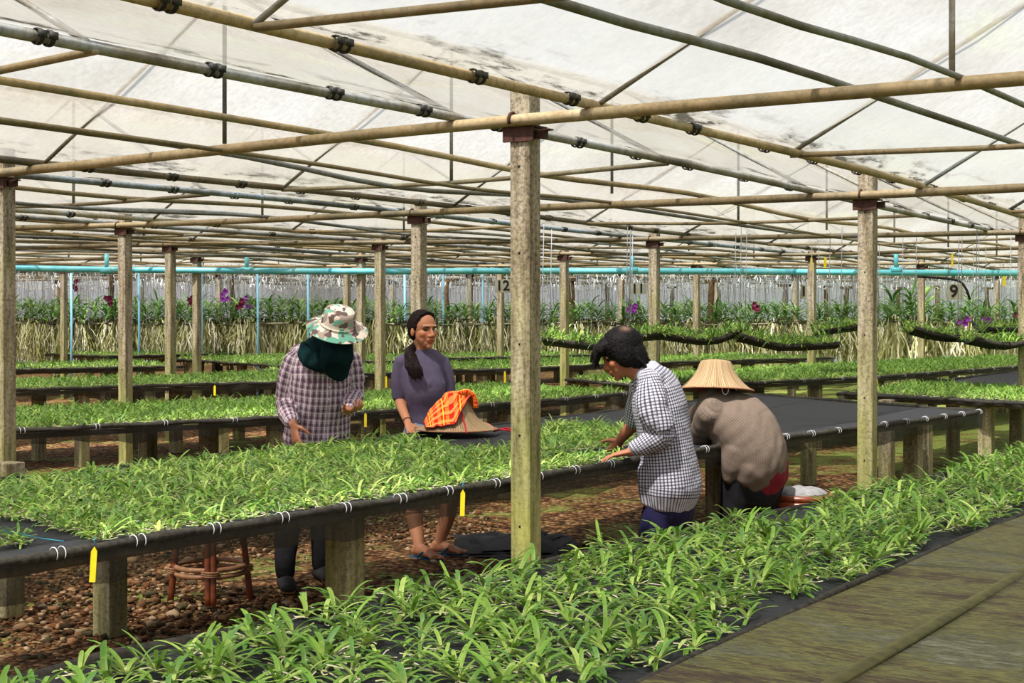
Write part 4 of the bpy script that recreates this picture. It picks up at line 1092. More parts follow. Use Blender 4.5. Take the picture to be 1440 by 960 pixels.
mb = MB(); mb.grid(G); mb.grid((G-[0, 0, .003])[:, ::-1]); L0 = np.array(rt.location[:]); mb.v = [q-L0 for q in mb.v]; me = mb.mesh('cloth_sheet', M['scarf']); setvec(me, np.vstack([U, U])); o = bpy.data.objects.new('cloth_sheet', me); col.objects.link(o); o.parent = rt
mb = MB(); mb.tube(G[:, -1], .0045, 6); mb.tube(G[0], .0045, 6); part(rt, mb, 'hem', M['redc'])
# rolled corner on the crown
mb = MB(); q = [hb+[.01, -.055, .236], hb+[.07, -.05, .250], hb+[.115, -.04, .215], hb+[.125, -.035, .150]]; qs = cr(q, 5); mb.tube(qs, [.016]*len(qs), 9); mb.v = [x-L0 for x in mb.v]; me = mb.mesh('rolled_corner', M['scarf']); setvec(me, np.array([(k*.003, (k % 9)*.01, 0) for k in range(len(me.vertices))])); o = bpy.data.objects.new('rolled_corner', me); col.objects.link(o); o.parent = rt
r = thing('red_string', 'red string trailing from the bamboo hat along the bench', 'string', hb+[.05, -.2, .1]); mb = MB()
st = [hb+[.02, -.095, .19], hb+[.045, -.125, .11], hb+[.06, -.18, .055], hb+[.075, -.245, .012]]
mb.tube(cr(st, 5), .0055, 6); mb.tube(cr([hb+[.24, -.05, .02], onz(705, 604, HT+.02), onz(725, 606, HT+.02), onz(712, 602, HT+.02), onz(695, 606, HT+.02)], 5), .006, 6); part(r, mb, 'cord', M['redstr'])
# ---------------------------------------------------------------- people
def ell(c, r, ax=None, n=14):
    """ellipsoid: centre, radii, 3x3 axes (rows)"""
    u = np.linspace(0, math.pi, n//2+2); v = np.arange(n)*2*math.pi/n; P = []
    for a in u: P.append(np.stack([np.sin(a)*np.cos(v), np.sin(a)*np.sin(v), np.full(n, np.cos(a))], 1))
    P = np.array(P).reshape(-1, 3)*np.asarray(r)
    if ax is not None: P = P@np.asarray(ax)
    m = MB(); k = len(u); m.add(P+np.asarray(c), [(i*n+j, (i+1)*n+j, (i+1)*n+(j+1) % n, i*n+(j+1) % n) for i in range(k-1) for j in range(n)]); return m
def limb(pts, rad, flat=None, side=None, n=14, sub=4):
    """tapered limb with rounded ends; rad per point or (rx, ry) with side vector giving rx's direction"""
    P = cr(pts, sub); rad = np.array([r if np.ndim(r) else (r, r) for r in rad], float)
    rr = cr(np.c_[rad, np.zeros(len(rad))], sub)[:, :2]
    t0, t1 = nrm(P[0]-P[1]), nrm(P[-1]-P[-2]); a0, a1 = rr[0].mean(), rr[-1].mean()
    PP = [P[0]+t0*a0*.75, P[0]+t0*a0*.45]+list(P)+[P[-1]+t1*a1*.45, P[-1]+t1*a1*.75]
    R_ = [rr[0]*.25, rr[0]*.8]+list(rr)+[rr[-1]*.8, rr[-1]*.25]
    m = MB(); m.tube(PP, np.array(R_), n, True, side=side if side is not None else (0.03, .05, 1) if abs(t1[2]) < .8 else (1, .05, .03)); return m
def fuse(prims, voxel=.006, smooth=4, fac=.5):
    mb = MB()
    for p in prims:
        for v in p.v: pass
        mb.add(np.vstack(p.v), p.f)
    me = mb.mesh('tmp', M['skin']); o = bpy.data.objects.new('tmp', me); col.objects.link(o)
    bm = bmesh.new(); bm.from_mesh(me); bmesh.ops.recalc_face_normals(bm, faces=bm.faces[:]); bm.to_mesh(me); bm.free()
    r = o.modifiers.new('r', 'REMESH'); r.mode = 'VOXEL'; r.voxel_size = voxel; r.use_smooth_shade = True
    if smooth: s = o.modifiers.new('s', 'SMOOTH'); s.iterations = smooth; s.factor = fac
    dg = bpy.context.evaluated_depsgraph_get(); out = bpy.data.meshes.new_from_object(o.evaluated_get(dg))
    bpy.data.objects.remove(o); bpy.data.meshes.remove(me); return out
def getv(me):
    a = np.empty(len(me.vertices)*3, np.float32); me.vertices.foreach_get('co', a); return a.reshape(-1, 3).astype(float)
def getn(me):
    a = np.empty(len(me.vertices)*3, np.float32); me.vertices.foreach_get('normal', a); return a.reshape(-1, 3).astype(float)
def setv(me, v): me.vertices.foreach_set('co', v.astype(np.float32).ravel()); me.update()
def place(me, name, root, mat, base=None):
    L = np.array(root.location[:]); setv(me, getv(me)-L); me.materials.clear(); me.materials.append(mat); me.name = name
    me.polygons.foreach_set('use_smooth', [True]*len(me.polygons))
    o = bpy.data.objects.new(name, me); col.objects.link(o); o.parent = root; return o
def bonecoord(V, bones):
    """bones: list of (polyline, radius, ref) -> per vertex (girth metres, metres along)"""
    best = np.full(len(V), 1e9); U = np.zeros((len(V), 3))
    for bi, (pl, rad, ref) in enumerate(bones):
        L = 0; pl = np.asarray(pl, float)
        for a, b in zip(pl[:-1], pl[1:]):
            ab = b-a; l = np.linalg.norm(ab); t = np.clip((V-a)@ab/l**2, -.3, 1.3); q = a+t[:, None]*ab; tt = np.clip(t, 0, 1)
            d = np.linalg.norm(V-(a+tt[:, None]*ab), axis=1)-rad; k = d < best
            x = nrm(ref-ab*np.dot(ref, ab)/l**2); y = np.cross(ab/l, x); w = V-q
            ang = np.arctan2(w@y, w@x)
            U[k] = np.stack([ang*rad+bi*.7, L+t*l, np.zeros(len(V))], 1)[k]; best[k] = d[k]; L += l
    return U
def cloth(me, bones, fold=.006, f=16, k=0, fold2=.003):
    V = getv(me); Nn = getn(me); w = wob(V*[1, 1, .55], f, k); w2 = wob(V*[1, 1, .8], f*2.6, k+4)
    V = V+Nn*(w[:, None]*fold+w2[:, None]*fold2); setv(me, V)
    if bones: setvec(me, bonecoord(V, bones))
    return me
def hand(Wp, d, n, t, curl=(.25, .3, .35, .4), thumb=.5, s=1.0, spread=.10):
    """wrist, direction of the fingers, palm normal, thumb side"""
    Wp = np.asarray(Wp, float); d = nrm(d); n = nrm(np.asarray(n)-d*np.dot(n, d)); t = nrm(np.asarray(t)-d*np.dot(t, d)-n*np.dot(t, n))
    out = [limb([Wp-d*.02*s, Wp+d*.02*s, Wp+d*.06*s, Wp+d*.088*s], [(.024*s, .017*s), (.030*s, .016*s), (.037*s, .0145*s), (.036*s, .011*s)], side=t, n=12)]
    for k, (off, L, r) in enumerate(((.030, .070, .0085), (.010, .078, .0088), (-.010, .072, .0084), (-.029, .057, .0074))):
        p = Wp+d*(.086-.004*abs(k-1))*s+t*off*s; dd = nrm(d+t*(1.4-k)*spread); pts = [p-d*.02*s, p]; c = curl[k]; ang = c*.5
        for q, fr in enumerate((.45, .31, .24)):
            v = dd*math.cos(ang)+n*math.sin(ang); p = p+v*L*fr*s; pts.append(p); ang += c*(1.0 if q == 0 else .8)
        out.append(limb(pts, [r*s, r*s*1.02, r*s*.95, r*s*.88, r*s*.78], n=9, sub=2))
    p = Wp+d*.018*s+t*.022*s; v1 = nrm(d*.55+t*.8+n*thumb*.5); v2 = nrm(d*.85+t*.45+n*thumb*.8)
    out.append(limb([p, p+v1*.040*s, p+v1*.040*s+v2*.030*s, p+v1*.040*s+v2*.052*s], [.0135*s, .0115*s, .0095*s, .008*s], n=9, sub=2))
    return out
def foot(ankle, fwd, s=1.0, bare=True, lift=.0):
    a = np.asarray(ankle, float); f = nrm([fwd[0], fwd[1], 0]); r = np.array([f[1], -f[0], 0]); z0 = lift
    g = lambda x, y, z: np.array([a[0], a[1], 0])+f*x*s+r*y*s+np.array([0, 0, z0+z*s])
    o = [limb([g(-.045, 0, .035), g(.02, 0, .045), g(.09, .0, .032), g(.15, .0, .020)], [(.030*s, .030*s), (.034*s, .040*s), (.040*s, .026*s), (.042*s, .016*s)], side=r, n=12),
         limb([a, g(-.01, 0, .06), g(-.02, 0, .035)], [.032*s, .036*s, .034*s], n=12)]
    if bare:
        for k, y in enumerate((-.030, -.012, .004, .018, .031)):
            o.append(limb([g(.14, y, .017), g(.178-.008*abs(k), y*1.05, .013), g(.198-.012*k, y*1.08, .010)], [.0105*s, .0095*s, .008*s] if k else [.014*s, .014*s, .011*s], n=8, sub=2))
    return o
def head_prims(C, f, u, s=1.0, female=True):
    f = nrm(f); u = nrm(np.asarray(u)-f*np.dot(u, f)); r = np.cross(f, u); A = np.array([r, f, u]); g = lambda x, y, z: C+(r*x+f*y+u*z)*s
    P = [ell(g(0, -.012, .028), np.array([.074, .092, .086])*s, A, 22), ell(g(0, .022, -.028), np.array([.064, .063, .074])*s, A, 20), ell(g(.034, .046, -.052), np.array([.022, .022, .034])*s, A, 12), ell(g(-.034, .046, -.052), np.array([.022, .022, .034])*s, A, 12),
         ell(g(0, .040, -.075), np.array([.044, .040, .036])*s, A, 16), ell(g(0, .066, -.098), np.array([.021, .018, .017])*s, A, 12),
         ell(g(.040, .050, -.022), np.array([.024, .026, .024])*s, A, 12), ell(g(-.040, .050, -.022), np.array([.024, .026, .024])*s, A, 12),
         limb([g(-.046, .066, .020), g(-.02, .079, .026), g(.02, .079, .026), g(.046, .066, .020)], [.0085*s]*4, n=10),
         limb([g(0, .077, .018), g(0, .090, -.006), g(0, .103, -.030)], [.0085*s, .0095*s, .0125*s], n=10),
         ell(g(.014, .090, -.034), np.array([.011, .013, .009])*s, A, 10), ell(g(-.014, .090, -.034), np.array([.011, .013, .009])*s, A, 10),
         ell(g(0, .080, -.058), np.array([.026, .016, .020])*s, A, 12),
         ell(g(0, .088, -.0565), np.array([.021, .008, .0055])*s, A, 10), ell(g(0, .086, -.070), np.array([.018, .009, .0065])*s, A, 10)]
    for sx in (-1, 1): P.append(ell(g(sx*.076, -.008, -.012), np.array([.009, .017, .030])*s, A, 12))
    return P, (C, r, f, u, s)
def face_finish(me, fr, skin, blush=1.0, lip=None, eyes=True):
    C, r, f, u, s = fr; V = getv(me); Nn = getn(me); L = (V-C)/s; x, y, z = L@r, L@f, L@u
    near = (np.abs(x) < .09) & (np.abs(z) < .14) & (y > .02)
    def G(cx, cz, sx, sz): return np.exp(-((x-cx)/sx)**2-((z-cz)/sz)**2)*near
    disp = 0
    for sx in (-1, 1):
        disp = disp-.008*G(sx*.031, .003, .015, .009)+.0045*G(sx*.031, .0, .011, .0055)
        disp = disp-.0012*G(sx*.03, -.052, .006, .016)-.004*G(sx*.013, -.047, .006, .004)
    disp = disp-.0045*G(0, -.0635, .020, .0022)
    V = V+f*(disp*s)[:, None] if np.ndim(disp) else V; setv(me, V)
    Cc = np.tile(np.array(skin), (len(V), 1)); Cc *= (1+.10*wob(V, 30))[:, None]
    def put(mask, c):
        nonlocal Cc; mk = np.clip(mask, 0, 1)[:, None]; Cc = Cc*(1-mk)+np.array(c)*mk
    red = np.array(skin)*[1.12, .80, .74]
    for sx in (-1, 1): put(.6*G(sx*.045, -.025, .022, .018)*blush, red)
    put(.6*G(0, -.03, .016, .016), red)
    lp = lip or tuple(np.array(skin)*[.92, .50, .55])
    put(G(0, -.057, .022, .0065)*1.5*(np.abs(x) < .025), lp); put(G(0, -.070, .019, .0075)*1.5*(np.abs(x) < .023), lp)
    put(G(0, -.0635, .020, .0020)*1.4, np.array(skin)*[.28, .12, .12])
    for sx in (-1, 1):
        bz = .021+.004*(np.abs(x)-.03)/.02
        put(1.35*np.exp(-((x-sx*.031)/.019)**4-((z-bz)/.0048)**2)*near, (.020, .013, .011))
        if eyes:
            put(.5*np.exp(-((x-sx*.031)/.019)**2-((z-.004)/.009)**2)*near, np.array(skin)*.55)
            put(.9*np.exp(-((x-sx*.031)/.012)**4-((z-.001)/.0030)**4)*near, (.22, .16, .14)); put(1.8*np.exp(-((x-sx*.031)/.0062)**4-((z-.0010)/.0044)**4)*near, (.015, .010, .008))
            put(1.5*np.exp(-((x-sx*.031)/.016)**4-((z-.0056)/.0030)**2)*near, (.02, .014, .012))
        put(.9*G(sx*.011, -.042, .0045, .003), np.array(skin)*.2)
        put(.18*np.exp(-((x-sx*.030)/.0035)**2-((z+.045)/.018)**2)*near, np.array(skin)*.5)
    if not any(a.name == 'tint' for a in me.attributes): setcol(me, Cc)
    return me
def hairify(me, dirn, amp=.004, f=120, base=(.018, .013, .012), hi=(.10, .055, .04), hik=.4, k=0):
    """strands: ridges running along dirn (function of position or vector)"""
    V = getv(me); Nn = getn(me); d = dirn(V) if callable(dirn) else np.broadcast_to(nrm(dirn), V.shape)
    Vp = V-d*(np.sum(V*d, 1)*.93)[:, None]; w = wob(Vp, f, k)+.6*wob(Vp, f*2.3, k+5); V = V+Nn*(w*amp)[:, None]; setv(me, V)
    m = np.clip((w+.3)*hik, 0, 1)[:, None]; setcol(me, np.array(base)*(1-m)+np.array(hi)*m); return me
SK1 = c3(182, 124, 92)
# ======================= woman in the violet-grey top
D0 = 9.42
def W1(px, py, dy=0.0): return at(px, py, D0+dy)
root = thing('person', 'woman in a violet grey top with a dark ponytail, standing behind the bamboo hat', 'person', (at(612, HY, D0)[0], D0, 0))
hc = W1(595.5, 463.5, 0); ff = np.array([math.sin(.66), -math.cos(.66), -.05]); uu = np.array([.02, -.04, 1.0])
hp, fr = head_prims(hc, ff, uu, 1.05)
chest = nrm([.42, -.9, 0]); sidev = nrm([.9, .42, 0])
neck = [hc+[-.012, .02, -.07], hc+[-.016, .03, -.13], hc+[-.02, .035, -.20]]
pel = W1(602, 612, .03); sp = [W1(592, 515, .02), W1(592, 545, .0), W1(597, 580, .01), pel, W1(602, 628, .03)]
tor = limb(sp, [(.10, .07), (.115, .085), (.10, .08), (.13, .10), (.13, .10)], side=sidev, n=18)
shL, shR = W1(566, 508, -.02), W1(622, 507, .09)
elL, elR = W1(562, 558, .02), W1(634, 562, .12); wrL, wrR = W1(574, 592, -.24), W1(668, 590, -.05)
zt = HT+.016
wrL[2] = zt+.035; wrR[2] = zt+.028
hL = hand(wrL, (.22, -.55, -.28), (.1, -.3, -1), (.9, .3, 0), (.35, .3, .35, .4), .2, .95); hR = hand(wrR, (.93, -.35, -.12), (-.05, 0, -1), (-.3, -.9, 0), (.3, .3, .35, .4), .2, .95)
aL = limb([shL+[.01, 0, -.03], elL, wrL], [.036, .036, .024], n=12, sub=5); aR = limb([shR+[-.01, 0, -.03], elR, wrR], [.036, .036, .024], n=12, sub=5)
anL, anR = at(590, 770, D0-.20), at(617, 765, D0-.06); anL[2] = .075; anR[2] = .075
hipL, hipR = W1(589, 630, .02), W1(613, 630, .06)
knL, knR = at(583, 700, D0-.08), at(630, 694, D0-.06)
lgL = limb([hipL, knL+[0, 0, .02], knL-[0, 0, .12], anL], [.078, .054, .055, .032], n=14); lgR = limb([hipR, knR+[0, 0, .02], knR-[-.0, 0, .12], anR], [.078, .054, .055, .032], n=14)
fL, fR_ = foot(anL, (.75, -.75), .98, lift=.018), foot(anR, (.95, -.3), .98, lift=.018)
body = fuse(hp+[limb(neck, [.052, .050, .062], n=14), tor, limb([shL, W1(592, 508, .04), shR], [.035, .045, .035], n=12), aL, aR, lgL, lgR]+hL+hR+fL+fR_, .0045, 3)
face_finish(body, fr, SK1); place(body, 'body', root, M['skin'])
# top
ts = [W1(593, 500, .03), W1(592, 514, .01), W1(594, 532, -.005), W1(597, 548, -.015), W1(597, 566, .0), W1(597, 582, .01), W1(599, 603, .02)]
tt = [limb(ts, [(.075, .065), (.130, .090), (.140, .108), (.140, .118), (.122, .106), (.116, .102), (.138, .115)], side=sidev, n=22),
      limb([W1(569, 508, -.01), W1(580, 503, .02), W1(592, 501, .04), W1(606, 502, .07), W1(617, 507, .09)], [.052, .055, .062, .055, .052], n=14),
      ell(W1(600, 541, -.085), (.050, .048, .05)), ell(W1(617, 541, -.01), (.048, .05, .05)),
      limb([W1(566, 508, -.01), W1(563, 530, 0), W1(563, 558, .02)], [.058, .060, .056], n=14), limb([W1(621, 509, .09), W1(627, 530, .1), W1(630, 552, .11)], [.055, .057, .053], n=14),
      limb([hc+[-.016, .03, -.140], hc+[-.018, .035, -.18]], [.056, .066], n=16)]
tm = fuse(tt, .006, 6); cloth(tm, None, .0045, 13, 1, .002); place(tm, 'top', root, M['tee'])
# shorts
sh = fuse([limb([W1(600, 597, .02), W1(601, 612, .03), W1(602, 628, .04)], [(.150, .12), (.165, .13), (.16, .13)], side=sidev, n=18), limb([hipL, knL+[0, 0, .08]], [.10, .082]), limb([hipR, knR+[0, 0, .08]], [.10, .082])], .008, 4)
cloth(sh, None, .004, 14, 2); place(sh, 'shorts', root, M['denim'])
# hair: cap, hanging tail over the near shoulder
_, r_, f_, u_, s_ = fr; g = lambda x, y, z: hc+(r_*x+f_*y+u_*z)*s_
A3 = np.array([r_, f_, u_])
hp2 = [ell(g(0, -.024, .036), (.085, .097, .094), A3, 24), ell(g(0, -.052, -.006), (.077, .070, .078), A3, 20), ell(g(.070, -.030, .026), (.014, .055, .050), A3, 14), ell(g(-.070, -.030, .026), (.014, .053, .050), A3, 14),
       limb([g(-.048, .034, .092), g(0, .040, .108), g(.048, .034, .092)], [.010, .010, .010], n=10), limb([g(.056, .030, .076), g(.072, .004, .040), g(.077, -.03, .012)], [.010, .009, .012], n=10), limb([g(-.056, .030, .076), g(-.072, .004, .040), g(-.077, -.03, .012)], [.010, .009, .012], n=10),
       ell(g(-.04, -.085, -.02), (.062, .055, .062), A3, 16), limb([g(-.045, -.085, -.030), g(-.062, -.09, -.075), W1(577, 494, -.02), W1(577, 505, -.10), W1(580, 516, -.14)], [(.045, .04), (.034, .032), (.036, .032), (.046, .034), (.040, .03)], n=16)]+[limb([W1(577+dx*.5, 500, -.08), W1(579+dx, 514, -.15), W1(582+dx*1.2, 522+dy, -.165), W1(584+dx*1.4, 531+dy, -.168)], [.022, .020, .014, .005], n=9, sub=3) for dx, dy in ((-6, -3), (-3, 2), (0, 4), (3, 1), (6, 3), (8, -2))]
hm = fuse(hp2, .0045, 2)
def hdir(V):
    L = V-hc; d = np.cross(np.cross(L, g(-.05, -.12, -.05)-hc), L); low = V[:, 2] < hc[2]-.07; d[low] = [.05, -.12, -1]; return d/(np.linalg.norm(d, axis=1, keepdims=True)+1e-9)
hairify(hm, hdir, .0022, 150, (.012, .009, .010), (.075, .035, .028), .35); place(hm, 'hair', root, M['hair'])
for a, fw in ((anL, (.75, -.75)), (anR, (.95, -.3))):
    f = nrm([fw[0], fw[1], 0]); r = np.array([f[1], -f[0], 0]); q = lambda x, y, z: np.array([a[0], a[1], 0])+f*x+r*y+np.array([0, 0, z])
    mb = MB(); sole = [q(-.085, 0, 0), q(-.02, 0, 0), q(.06, 0, 0), q(.15, 0, 0), q(.215, 0, 0)]
    mb.tube([p+[0, 0, .010] for p in cr(sole, 3)], cr([[.03, .010, 0], [.038, .010, 0], [.042, .010, 0], [.048, .010, 0], [.026, .010, 0]], 3)[:, :2], 14, side=r); part(root, mb, 'sandal', M['sandal'])
    mb = MB()
    for sy in (-1, 1): mb.tube(cr([q(.03, sy*.046, .02), q(.065, sy*.038, .055), q(.11, sy*.012, .055), q(.15, -.012, .03)], 4), .006, 6)
    part(root, mb, 'sandal_strap', M['sandal'])
mb = MB(); an = np.linspace(0, 6.28, 17); wv = wrL+nrm(elL-wrL)*.03; mb.tube([wv+nrm(np.cross(elL-wrL, [0, 0, 1]))*math.cos(t)*.029+nrm(np.cross(elL-wrL, np.cross(elL-wrL, [0, 0, 1])))*math.sin(t)*.029 for t in an], .0028, 5, False); part(root, mb, 'bracelet', M['rust'])

# ======================= worker with the camouflage hat
D0 = 8.42
root = thing('person', 'person in purple plaid shirt and camouflage hat with a dark scarf over the face', 'person', (at(440, HY, D0)[0], D0, 0))
fwd = nrm([.45, -.89, 0]); sidev = nrm([.89, .45, 0])
hc = W1(474, 476, -.16); hf = nrm([.35, -.72, -.62]); hu = nrm([.22, -.42, .86])
hp, fr = head_prims(hc, hf, hu, 1.0)
hip = W1(440, 618, .10)
sp = [W1(452, 500, .0), W1(452, 530, .0), W1(450, 570, .04), hip, W1(438, 640, .1)]
shL, shR = W1(416, 505, -.04), W1(491, 503, .10); elL, elR = W1(401, 566, .03), W1(499, 556, .08); wrL, wrR = W1(413, 597, -.26), W1(488, 577, -.22)
hL = hand(wrL, (.12, -.25, -.62), (.6, .5, -.1), (.25, -.9, 0), (.45, .55, .6, .7), .9, 1.0); hR = hand(wrR, (.62, -.62, .12), (-.15, .1, 1), (-.7, -.6, .1), (.75, .8, .8, .85), .6, .98)
an1, an2 = at(401, 822, D0-.22), at(452, 806, D0+.06); an1[2] = an2[2] = .09; k1, k2 = at(405, 735, D0-.05), at(453, 730, D0+.12); h1, h2 = W1(420, 635, .08), W1(458, 635, .16)
body = fuse(hp+[limb([hc+[-.02, .05, -.06], W1(456, 496, .0)], [.052, .06]), limb(sp, [(.14, .09), (.14, .10), (.125, .10), (.14, .11), (.13, .10)], side=sidev), limb([shL, W1(453, 500, .05), shR], [.05, .055, .05]),
       limb([shL, elL, wrL], [.045, .038, .025], sub=5), limb([shR, elR, wrR], [.045, .038, .025], sub=5), limb([h1, k1, an1], [.075, .052, .033]), limb([h2, k2, an2], [.075, .052, .033])]+hL+hR+foot(an1, (.3, -1), 1, False)+foot(an2, (.5, -1), 1, False), .0055, 3)
face_finish(body, fr, c3(170, 112, 84), eyes=False); place(body, 'body', root, M['skin'])
ts = [W1(455, 492, .02), W1(453, 506, .0), W1(452, 530, -.01), W1(450, 560, .02), W1(447, 590, .05), W1(445, 617, .07)]
sh = [limb(ts, [(.10, .08), (.17, .115), (.188, .135), (.185, .145), (.188, .150), (.196, .155)], side=sidev, n=24), limb([W1(418, 500, -.03), W1(453, 492, .05), W1(488, 499, .09)], [.062, .07, .06]),
      limb([shL, W1(405, 540, .0), elL, (elL+wrL)/2+[-.005, 0, -.005], wrL+(elL-wrL)*.12], [.068, .066, .062, .054, .042], n=16), limb([shR, W1(499, 530, .10), elR, (elR+wrR)/2, wrR+(elR-wrR)*.12], [.062, .058, .056, .05, .042], n=16)]
bones = [(ts, .17, -fwd*-1.0*-1), ([shL, elL, wrL], .06, np.array([0, 1., .2])), ([shR, elR, wrR], .058, np.array([0, 1., .2]))]
bones[0] = (ts, .17, -fwd)
sm = fuse(sh, .006, 4); cloth(sm, bones, .010, 15, 3, .005)
V = getv(sm); place(sm, 'plaid_shirt', root, M['plaid'])
mb = MB()
for i, z in enumerate(np.linspace(.18, .92, 6)):
    p = np.array(ts[1])*(1-z)+np.array(ts[-1])*z+fwd*(.150+.01*math.sin(i)); mb.tube([p, p+fwd*.006], .006, 8)
part(root, mb, 'button', M['whitestr'])
pm = fuse([limb([W1(442, 606, .08), W1(440, 632, .1)], [(.17, .135), (.165, .13)], side=sidev), limb([h1, k1, an1+[0, 0, .06], an1+[0, 0, .0]], [.098, .078, .058, .056]), limb([h2, k2, an2+[0, 0, .06], an2+[0, 0, 0]], [.098, .076, .056, .054])], .008, 4); cloth(pm, None, .005, 15, 6); place(pm, 'trousers', root, M['darkp'])
for a, fw in ((an1, (.3, -1, 0)), (an2, (.5, -1, 0))):
    f = nrm(fw); b = fuse([limb([a+[0, 0, .06], a, a-[0, 0, .03]], [.044, .046, .046]), limb([a-f*.05-[0, 0, .045], a+f*.06-[0, 0, .04], a+f*.15-[0, 0, .055]], [(.045, .04), (.05, .042), (.045, .03)], side=np.cross(f, [0, 0, 1.]))], .007, 3); v = getv(b); v[:, 2] = np.maximum(v[:, 2], .002); setv(b, v); place(b, 'boot', root, M['boot'])
# scarf over the face, hanging on the chest
hood = [ell(hc+[0, .0, .01], (.098, .108, .105)), limb([hc+[-.02, .05, -.03], W1(452, 497, -.06), W1(456, 512, -.16)], [(.10, .085), (.14, .09), (.12, .05)], side=sidev, n=20), limb([hc+hf*.03+[0, 0, -.02], W1(474, 500, -.22), W1(476, 516, -.20), W1(481, 530, -.165)], [(.085, .07), (.10, .055), (.085, .035), (.045, .022)], side=sidev, n=20),
        limb([W1(447, 470, -.08), W1(452, 492, -.12), W1(462, 514, -.15), W1(478, 530, -.16)], [.03, .032, .03, .02])]
hm = fuse(hood, .006, 4); cloth(hm, None, .006, 22, 5, .002); place(hm, 'head_scarf', root, M['teal'])
# hat
ax = nrm([.20, -.47, .86]); hb_ = W1(474, 462, -.22)
prof = [(0, .092), (.05, .094), (.078, .088), (.088, .072), (.094, .03), (.098, .0), (.110, -.006), (.14, -.016), (.165, -.032)]
r2 = thing('bucket_hat', 'camouflage bucket hat on the bowed head above the dark scarf', 'hat', hb_)
G, U = hat_mesh(prof, hb_+ax*.03, ax, seg=48, wav=.06); G2, _ = hat_mesh([(max(a-.003, 0), b-.004) for a, b in prof], hb_+ax*.03, ax, seg=48, wav=.06)
mb = MB(); mb.grid(G); mb.grid(G2[:, ::-1]); part(r2, mb, 'hat_shell', M['camo'])
mb = MB(); mb.tube(G[5]+ax*.008, .006, 6, False); part(r2, mb, 'hat_band', M['camo']); mb = MB(); mb.tube(G[-1], .003, 5, False); part(r2, mb, 'brim_edge', M['camo'])

# ======================= black haired worker in gingham shirt
D0 = 7.50
root = thing('person', 'black-haired person in gingham shirt and navy trousers leaning on the bench edge', 'person', (at(942, HY, D0)[0], D0, 0))
SK3 = c3(158, 100, 72)
fwd = nrm([-.95, .30, 0]); sidev = nrm([.30, .95, 0])       # faces left
hc = W1(872, 499, .0); hf = nrm([-.88, .02, -.46]); hu = nrm([-.44, 0, .88])
hp, fr = head_prims(hc, hf, hu, 1.0)
sp = [W1(926, 555, .0), W1(932, 580, .0), W1(940, 625, .0), W1(944, 680, .0), W1(944, 700, 0)]
shN, shF = W1(915, 548, -.15), W1(905, 546, .17); elN, elF = W1(926, 607, -.20), W1(893, 592, .26)
wrN = W1(887, 640, -.18); wrN[2] = HT+.052; wrF = W1(872, 618, .38); 
hN = hand(wrN, (-.95, .18, -.22), (-.05, 0, -1), (.1, .95, 0), (.3, .28, .3, .35), .15, 1.02, .08); hF = hand(wrF, (-.45, .3, -.8), (-.3, .3, -.5), (-.5, -.6, 0), (.6, .6, .6, .7), .8, .98)
an1, an2 = at(930, HY, D0-.05), at(962, HY, D0+.16); an1[2] = an2[2] = .08; h1, h2 = W1(931, 706, -.04), W1(950, 702, .1); k1, k2 = an1*.5+h1*.5+fwd*.04, an2*.5+h2*.5+fwd*.04
body = fuse(hp+[limb([hc+[.035, 0, -.05], W1(905, 527, .0), W1(918, 540, .0)], [.055, .058, .07]), limb(sp, [(.09, .07), (.12, .09), (.12, .10), (.13, .11), (.13, .11)], side=sidev), limb([shN, W1(920, 545, 0), shF], [.035, .05, .035]),
       limb([shN, elN, wrN], [.046, .040, .027], sub=5), limb([shF+[0, -.02, -.03], elF, wrF], [.036, .038, .027], sub=5), limb([h1, k1, an1], [.08, .055, .035]), limb([h2, k2, an2], [.08, .055, .035])]+hN+hF+foot(an1, fwd, 1, True)+foot(an2, fwd, 1, True), .005, 3)
face_finish(body, fr, SK3); place(body, 'body', root, M['skin'])
ts = [W1(912, 526, 0), W1(922, 543, .0), W1(928, 570, .0), W1(934, 605, .0), W1(939, 645, .0), W1(942, 680, .0), W1(941, 693, 0)]
sh = [limb(ts, [(.10, .085), (.175, .115), (.19, .140), (.185, .140), (.185, .148), (.195, .160), (.19, .155)], side=sidev, n=26), limb([W1(922, 660, -.06), W1(920, 685, -.075), W1(917, 704, -.075)], [(.10, .07), (.095, .065), (.075, .04)], side=(1, .1, 0)), limb([W1(913, 540, -.14), W1(920, 532, .0), W1(908, 540, .15)], [.07, .075, .065]),
      limb([shN, W1(918, 580, -.21), elN+[.02, 0, 0], (elN+wrN)/2+[.012, 0, -.012], wrN+(elN-wrN)*.14], [.078, .076, .074, .060, .044], n=18), limb([shF+[0, 0, .01], (shF+elF)/2, elF], [.08, .068, .058], n=16),
      limb([W1(897, 524, 0), W1(909, 528, .0)], [.050, .075])]
bones = [(ts, .17, fwd), ([shN*1.5-elN*.5, elN, wrN], .068, np.array([0, 1., .2])), ([shF, elF], .06, np.array([0, 1., .2]))]
sm = fuse(sh, .006, 3); cloth(sm, bones, .010, 13, 7, .0045)
place(sm, 'gingham_shirt', root, M['gingham'])
pm = fuse([limb([W1(943, 690, 0), W1(942, 705, 0), W1(941, 722, 0)], [(.145, .125), (.15, .13), (.14, .12)], side=sidev), limb([h1, k1, an1+[0, 0, .04]], [.098, .085, .07]), limb([h2, k2, an2+[0, 0, .04]], [.11, .085, .07])], .008, 4); cloth(pm, None, .005, 12, 9)
V = getv(pm); Np = getn(pm); place(pm, 'trousers', root, M['navy'])
